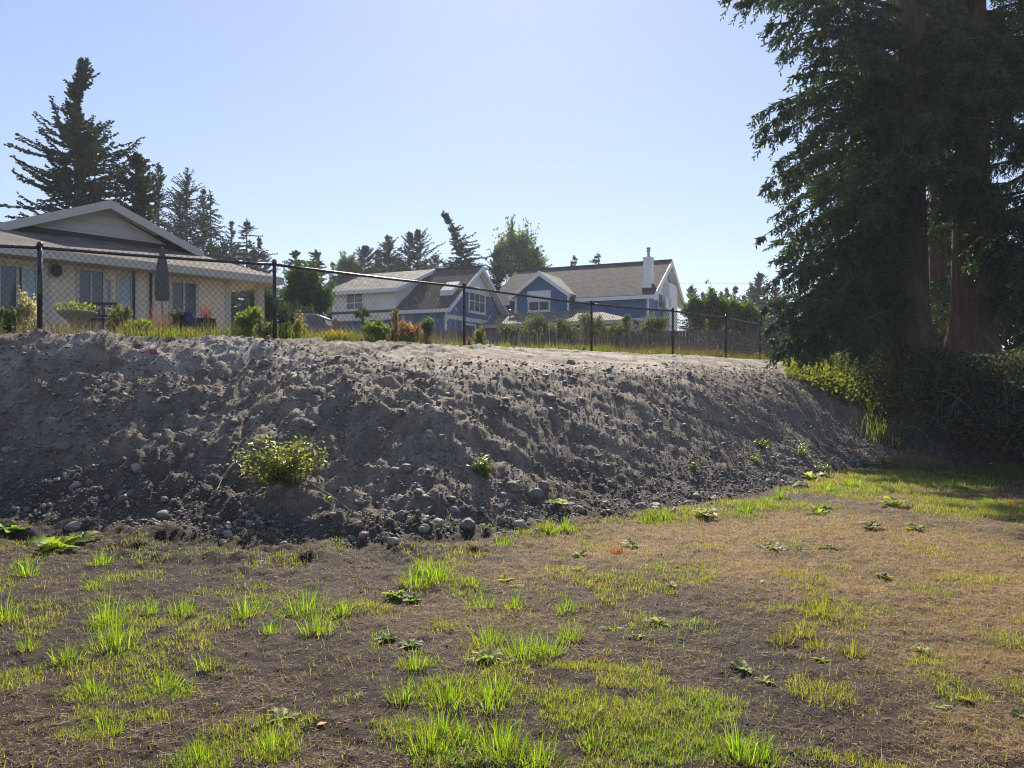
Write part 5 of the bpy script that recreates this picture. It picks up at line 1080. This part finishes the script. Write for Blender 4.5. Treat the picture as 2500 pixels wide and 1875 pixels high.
WE = [('large bright-leaved weed patch on the soil at the left edge', 140, 1340, .20, 18, BG), ('bright weed at the left picture edge above the largest weed patch', 24, 1296, .16, 12, BG), ('dull toothed weed behind the grass at the left edge', 200, 1318, .15, 12, DG),
      ('pale thistle rosette casting a dark shadow in the left foreground', 688, 1760, .085, 9, PG), ('clover-like green mat around the dandelion', 965, 1458, .11, 22, BG), ('green toothed rosette right of the dandelion', 1010, 1470, .10, 14, BG),
      ('dark toothed rosette left of the middle foreground', 940, 1562, .11, 14, (.09, .14, .05)), ('grey-green rosette next to the dark toothed rosette', 1000, 1580, .10, 12, (.11, .15, .07)), ('largest pale-topped weed in the centre foreground', 1184, 1612, .13, 18, (.17, .22, .08)), ('pale weed beside the largest centre weed', 1235, 1622, .09, 10, PG),
      ('small rosette right of the centre in the middle distance', 1493, 1540, .09, 10, BG), ('spiky pale rosette at right of the centre', 1607, 1522, .10, 14, PG), ('dark green rosette on bare soil, right of the centre', 1637, 1430, .09, 9, DG), ('narrow-leaved rosette on the soil edge', 1411, 1392, .09, 7, BG),
      ('pale weed below the grassy bank foot', 1550, 1335, .15, 12, PG), ('small dull rosette left of the orange clump', 1415, 1358, .12, 10, DG), ('yellowing two-leaf weed in the soil', 1235, 1420, .09, 5, (.28, .3, .03)), ('yellowing weed right of the two-leaf one', 1262, 1432, .07, 6, (.26, .26, .05)), ('single bright leaf weed in front of the green patches', 1458, 1738, .05, 4, BG),
      ('pale leafy clump on the dry lawn', 1884, 1340, .16, 16, PG), ('grey-green clump right of the pale leafy one', 1955, 1345, .13, 10, DG), ('flat dull rosette on the dry lawn', 2024, 1340, .14, 10, DG), ('flat weed with bright broad leaves behind the dry lawn', 1995, 1256, .24, 9, BG), ('grey trailing weed right of the bright broad leaves', 2126, 1290, .22, 12, DG),
      ('bright leaf cluster on the greener lawn', 2187, 1234, .26, 12, BG), ('dull weed right of the bright leaf cluster', 2240, 1295, .22, 10, DG), ('grey rosette in the right part of the dry lawn', 2154, 1410, .14, 10, DG), ('white-flecked rosette on the dark soil', 1813, 1636, .10, 12, (.12, .17, .08)), ('flat leaves right of the white-flecked rosette', 1865, 1665, .08, 6, BG),
      ('small weed on the dark soil near the yellow-green tufts', 2010, 1618, .07, 6, BG), ('shaded weed at the right picture edge', 2486, 1748, .09, 12, DG), ('flat weed in the lower right', 2360, 1712, .06, 5, (.2, .2, .03)), ('pale scrappy weed in the lower right', 2290, 1730, .07, 7, PG), ('pale weed near the right edge half way down', 2250, 1592, .08, 8, PG),
      ('small green sprig in the right foreground', 2010, 1840, .05, 5, BG), ('pale lamb-eared weed at the bank foot in the centre', 1359, 1232, .22, 16, PG), ('white-backed weed mat at the bank foot', 1720, 1262, .26, 16, PG), ('pale weed mat at the right bank foot', 1985, 1172, .30, 16, PG), ('dull green weed at the top left of the bank', 135, 965, .18, 14, DG),
      ('dark weed at the bottom of the orange-brown clump', 2330, 1165, .25, 8, DG), ('small weed between tufts in the front row', 1135, 1862, .05, 5, BG), ('weed in front of the grassy mound', 1560, 1560, .07, 8, BG)]
for lb, px, py, sz, nl, c in WE: rosette(lb, px, py, sz*(.75 if px > 1850 and c == DG else 1), nl, c)
# dandelion in flower
x, y, z = hit(917, 1474); dn = empty('dandelion', (x, y, z), 'yellow dandelion flower on a short stem in the clover-like mat', 'flower')
MB().tube([(0, 0, 0), (.004, -.002, .04), (0, 0, .075)], .0022, 6).build('stem', M['twig'], dn)
n = 160; an = U(0, 6.28, n); ph = U(0, 1.2, n); D = np.stack([np.cos(an)*np.sin(ph), np.sin(an)*np.sin(ph), np.cos(ph)], 1); v, t, c = leaves(np.tile([0, 0, .074], (n, 1)), D, U(.016, .022, n), .005, jcol((.7, .5, .02), n), droop=.02); mk('petals', v, t, M['yellow'], dn, c)
for px, py, lb, s_ in ((2182, 1508, 'tiny yellow flower on the dark soil at right', .02), (2418, 1158, 'yellow flower on a thin stem at the edge of the bramble shade', .035), (2466, 1266, 'yellow flower on a thin stem near the right edge of the lawn', .035)):
    x, y, z = hit(px, py+8); fl_ = empty('yellow_flower', (x, y, z), lb, 'flower', 0, 'small yellow flowers'); hh = .02 if s_ < .03 else .22
    MB().tube([(0, 0, 0), (.01, 0, hh)], .0025, 5).build('stem', M['twig'], fl_); n = 40; an = U(0, 6.28, n); D = np.stack([np.cos(an), np.sin(an), U(.2, 1.4, n)], 1); v, t, c = leaves(np.tile([.01, 0, hh], (n, 1)), unit(D), s_*U(.6, 1, n), s_*.3, jcol((.7, .5, .02), n)); mk('petals', v, t, M['yellow'], fl_, c)
# rusty dead clumps
clump('dead_weed', 'bright orange dead weed clump at the edge of the dry lawn', 1505, 1350, None, 90, (.03, .07), (.004, .007), (.55, .13, .03), .045, (.1, 1.2), 'dry', 'rust-coloured dead weeds')
clump('dead_weed', 'small orange-yellow dead weed on the soil', 1468, 1430, None, 40, (.02, .045), (.004, .006), (.55, .2, .03), .03, (.3, 1.3), 'dry', 'rust-coloured dead weeds')
clump('dead_weed', 'small rusty dead weed in the green patches', 1460, 1612, None, 36, (.02, .04), (.003, .005), (.5, .1, .03), .022, (.3, 1.3), 'dry', 'rust-coloured dead weeds')
clump('dead_weed', 'rusty leaf clump inside the bright weed at left', 124, 1326, None, 40, (.03, .06), (.005, .008), (.45, .1, .04), .03, (.3, 1.3), 'dry', 'rust-coloured dead weeds')
# fallen leaves
def litter(label, px, py, L, c, name='fallen_leaf'):
    x, y, z = hit(px, py); v, t, cc = leaves(np.array([[0, 0, .006]]), np.array([[math.cos(px), math.sin(px), .35]]), L, L*.65, jcol(c, 1, .05)); o = mk(name, v, t, M['leaf'], None, cc); o.location = (x, y, z); tag(o, label, 'leaf', 'leaves lying on the ground')
litter('curled pink-brown leaf right of the pale thistle rosette', 773, 1775, .05, (.42, .25, .24)); litter('white dry leaf on the edge of the dry lawn', 1853, 1424, .05, (.6, .57, .55)); litter('yellow leaf at the foot of the gravel', 1006, 1284, .07, (.55, .6, .1)); litter('yellow leaf on a trailing runner right of the bush', 803, 1219, .08, (.42, .45, .05))
litter('white feather-like leaf by the dark soil hollow', 634, 1378, .03, (.6, .6, .62)); litter('brown leaf on the dry lawn at right', 2280, 1420, .06, (.1, .06, .04))

# ------------------------------------------------------------ plants growing on the bank
def bankplant(label, px, pyt, pyb, wpx, n, ls, col, stems=14, name='bank_plant', cat_='plant', group='plants on the bank'):
    x, y, z = hit(px, pyb); hw = wpx/F*y; hgt = (pyb-pyt)/F*y*1.05; r_ = empty(name, (x, y+.05, z), label, cat_, 0, group); P_, D_, V_, T_, o_ = [], [], [], [], 0
    for k in range(stems):
        az = U(0, 6.28); rr = hw*U(.25, 1.0)**.7; zt_ = hgt*U(.35, 1.0)*(1-.45*(rr/hw)**2); e_ = np.array([math.cos(az)*rr, math.sin(az)*rr*.55, zt_]); 
        e_[2] = max(e_[2], float(H(x+e_[0], y+.05+e_[1]))-z+.03*hgt); b_ = np.array([U(-.2, .2)*hw, U(-.1, .1)*hw, 0]); b_[2] = float(H(x+b_[0], y+.05+b_[1]))-z-.01; m_ = b_+(e_-b_)*np.array([.35, .35, .8])
        tt = np.linspace(0, 1, 7)[:, None]; pts = (1-tt)**2*b_+2*tt*(1-tt)*m_+tt**2*e_; v, t = tube(pts, np.linspace(.004, .0015, 7), 5, False); V_.append(v); T_.append(t+o_); o_ += len(v)
        q = rng.random(n//stems)**.7; Pl = (1-q[:, None])**2*b_+2*q[:, None]*(1-q[:, None])*m_+q[:, None]**2*e_+randdir(len(q))*ls*.9; P_.append(Pl)
    P = np.concatenate(P_); g_ = H(x+P[:, 0], y+.05+P[:, 1])-z+.01; P[:, 2] = np.maximum(P[:, 2], g_); D = unit(randdir(len(P))*np.array([1, 1, .6])+np.array([0, -.1, .15]))
    c = jcol(col, len(P), .35, .12); v, t, c = leaves(P, D, ls*U(.6, 1.25, len(P)), ls*.62*U(.8, 1.1, len(P)), c, roll=U(-.9, .9, len(P))); mk('foliage', v, t, M['leafgloss'], r_, c); mk('stems', np.concatenate(V_), np.concatenate(T_), M['twig'], r_, smooth=True)
    return r_
bankplant('largest leafy bush on the bank, yellow-green leaves catching the sun', 690, 1050, 1185, 135, 1700, .055, (.17, .19, .06), 60, 'bush', 'shrub')
bankplant('upright leafy weed half way along the bank, the tallest in the centre', 1180, 1088, 1172, 28, 330, .05, (.15, .2, .06), 12)
bankplant('small sprig low on the bank right of the centre', 1696, 1117, 1150, 18, 120, .045, (.16, .2, .08), 7)
bankplant('loose bright weed on the right part of the bank, upper of two', 1862, 1066, 1100, 26, 200, .05, (.14, .19, .06), 9)
bankplant('pale weed on the right part of the bank, lower of two', 1848, 1102, 1138, 18, 150, .045, (.2, .24, .13), 8)
bankplant('yellow-green sprig at the right end of the bank', 1962, 1078, 1118, 18, 150, .05, (.17, .24, .05), 7)
bankplant('thin weed at the toe of the bank near the pale weed mat', 2010, 1130, 1158, 26, 140, .045, (.15, .18, .07), 9)
# runners and bare stems
for lb, pts in (('long bare runner trailing down right from the bush', [(755, 1185), (800, 1215), (840, 1245), (865, 1268)]), ('second bare runner below the long one', [(750, 1205), (790, 1230), (842, 1262)]), ('bent dry stem at the lower left of the bush', [(572, 1137), (548, 1170), (531, 1203), (548, 1212)]), ('pale straw on the middle of the bank', [(1302, 922), (1306, 940), (1311, 958)]), ('white root near the right shoulder of the bank', [(1958, 955), (1964, 968)])):
    P3 = [np.array(hit(*q))+np.array([0, -.02, .03+.02*(i % 2)]) for i, q in enumerate(pts)]; mb = MB(); mb.tube(P3, .0045 if 'white' not in lb else .012, 6); tag(mb.build('dry_stem', M['palebark'], None, True), lb, 'stem', 'dry stems on the bank')
# rusty fern-like clump at the right toe of the bank, tall lit grass against the brambles
def field(name, label, n, cx, cy, rx, ry, hr, wr, cols, lean, mt):
    a_ = U(0, 6.28, n); r = np.abs(rng.normal(size=n))*.6; x = cx+rx*r*np.cos(a_); y = cy+ry*r*np.sin(a_); k_ = fbm(x, y, 3.1, 2, 88) > .42; x, y = x[k_], y[k_]; n = len(x); P = np.stack([x, y, H(x, y)-.01], 1); c = np.array(cols)[rng.integers(len(cols), size=n)]*jcol((1, 1, 1), n, .3, .1)
    v, t, c = blades(P, U(hr[0], hr[1], n), U(wr[0], wr[1], n), U(0, 6.28, n), U(lean[0], lean[1], n), c); return tag(mk(name, v, t, M[mt], None, c), label, 'grass', kind='stuff')
field('rusty_grass', 'rusty brown dead growth at the right toe of the bank', 2600, 7.75, 14.9, .6, .8, (.05, .22), (.005, .010), [(.27, .17, .10), (.22, .13, .08), (.3, .22, .13), (.16, .16, .06)], (.1, 1.1), 'dry')
field('tall_grass', 'tall sunlit grass blades against the bramble thicket', 260, 7.9, 16.6, .9, .8, (.15, .95), (.006, .012), [(.12, .17, .05), (.2, .2, .09)], (.1, .8), 'grass')
field('shade_grass', 'darker grass at the foot of the brambles', 16000, 9.3, 13.2, 2.6, 2.3, (.05, .16), (.005, .009), [(.05, .09, .025), (.08, .1, .04)], (.1, 1.2), 'grass')  # shade of the firs is put into these dark blade colours

# thin utility wire far off, above the right-hand trees
W_ = [np.array(at(px, py, 88)) for px, py in ((1560, 690), (1700, 693), (1850, 692), (2100, 688), (2500, 676))]
tag(MB().tube(W_, .012, 5).build('utility_wire', M['plastic'], None, True), 'thin utility wire against the sky right of the chimney house', 'wire')
# weedy mixed stems right behind the left part of the fence
wild('weedy_stems', 'mixed dry and green weeds behind the left part of the fence', 5200, (-9, -1.0), (.15, 2.2), (.08, .42), (.004, .009), [(.24, .18, .1), (.16, .18, .05), (.3, .25, .16), (.12, .13, .05)], (.05, .7), mt='dry')

# ------------------------------------------------------------ thin air haze round the whole scene
hz = MB().box(-305, -105, -6, 305, 505, 30).build('haze', mat('haze_air'))
hm = hz.data.materials[0]; hn = hm.node_tree
for n_ in list(hn.nodes):
    if n_.type != 'OUTPUT_MATERIAL': hn.nodes.remove(n_)
pv = hn.nodes.new('ShaderNodeVolumePrincipled'); pv.inputs['Density'].default_value = 0.0007; pv.inputs['Color'].default_value = (.82, .88, 1, 1); pv.inputs['Anisotropy'].default_value = 0.3
hn.links.new(pv.outputs[0], hn.nodes['Material Output'].inputs['Volume'])
tag(hz, 'thin pale haze in the air over the whole place', None, None, 'stuff')
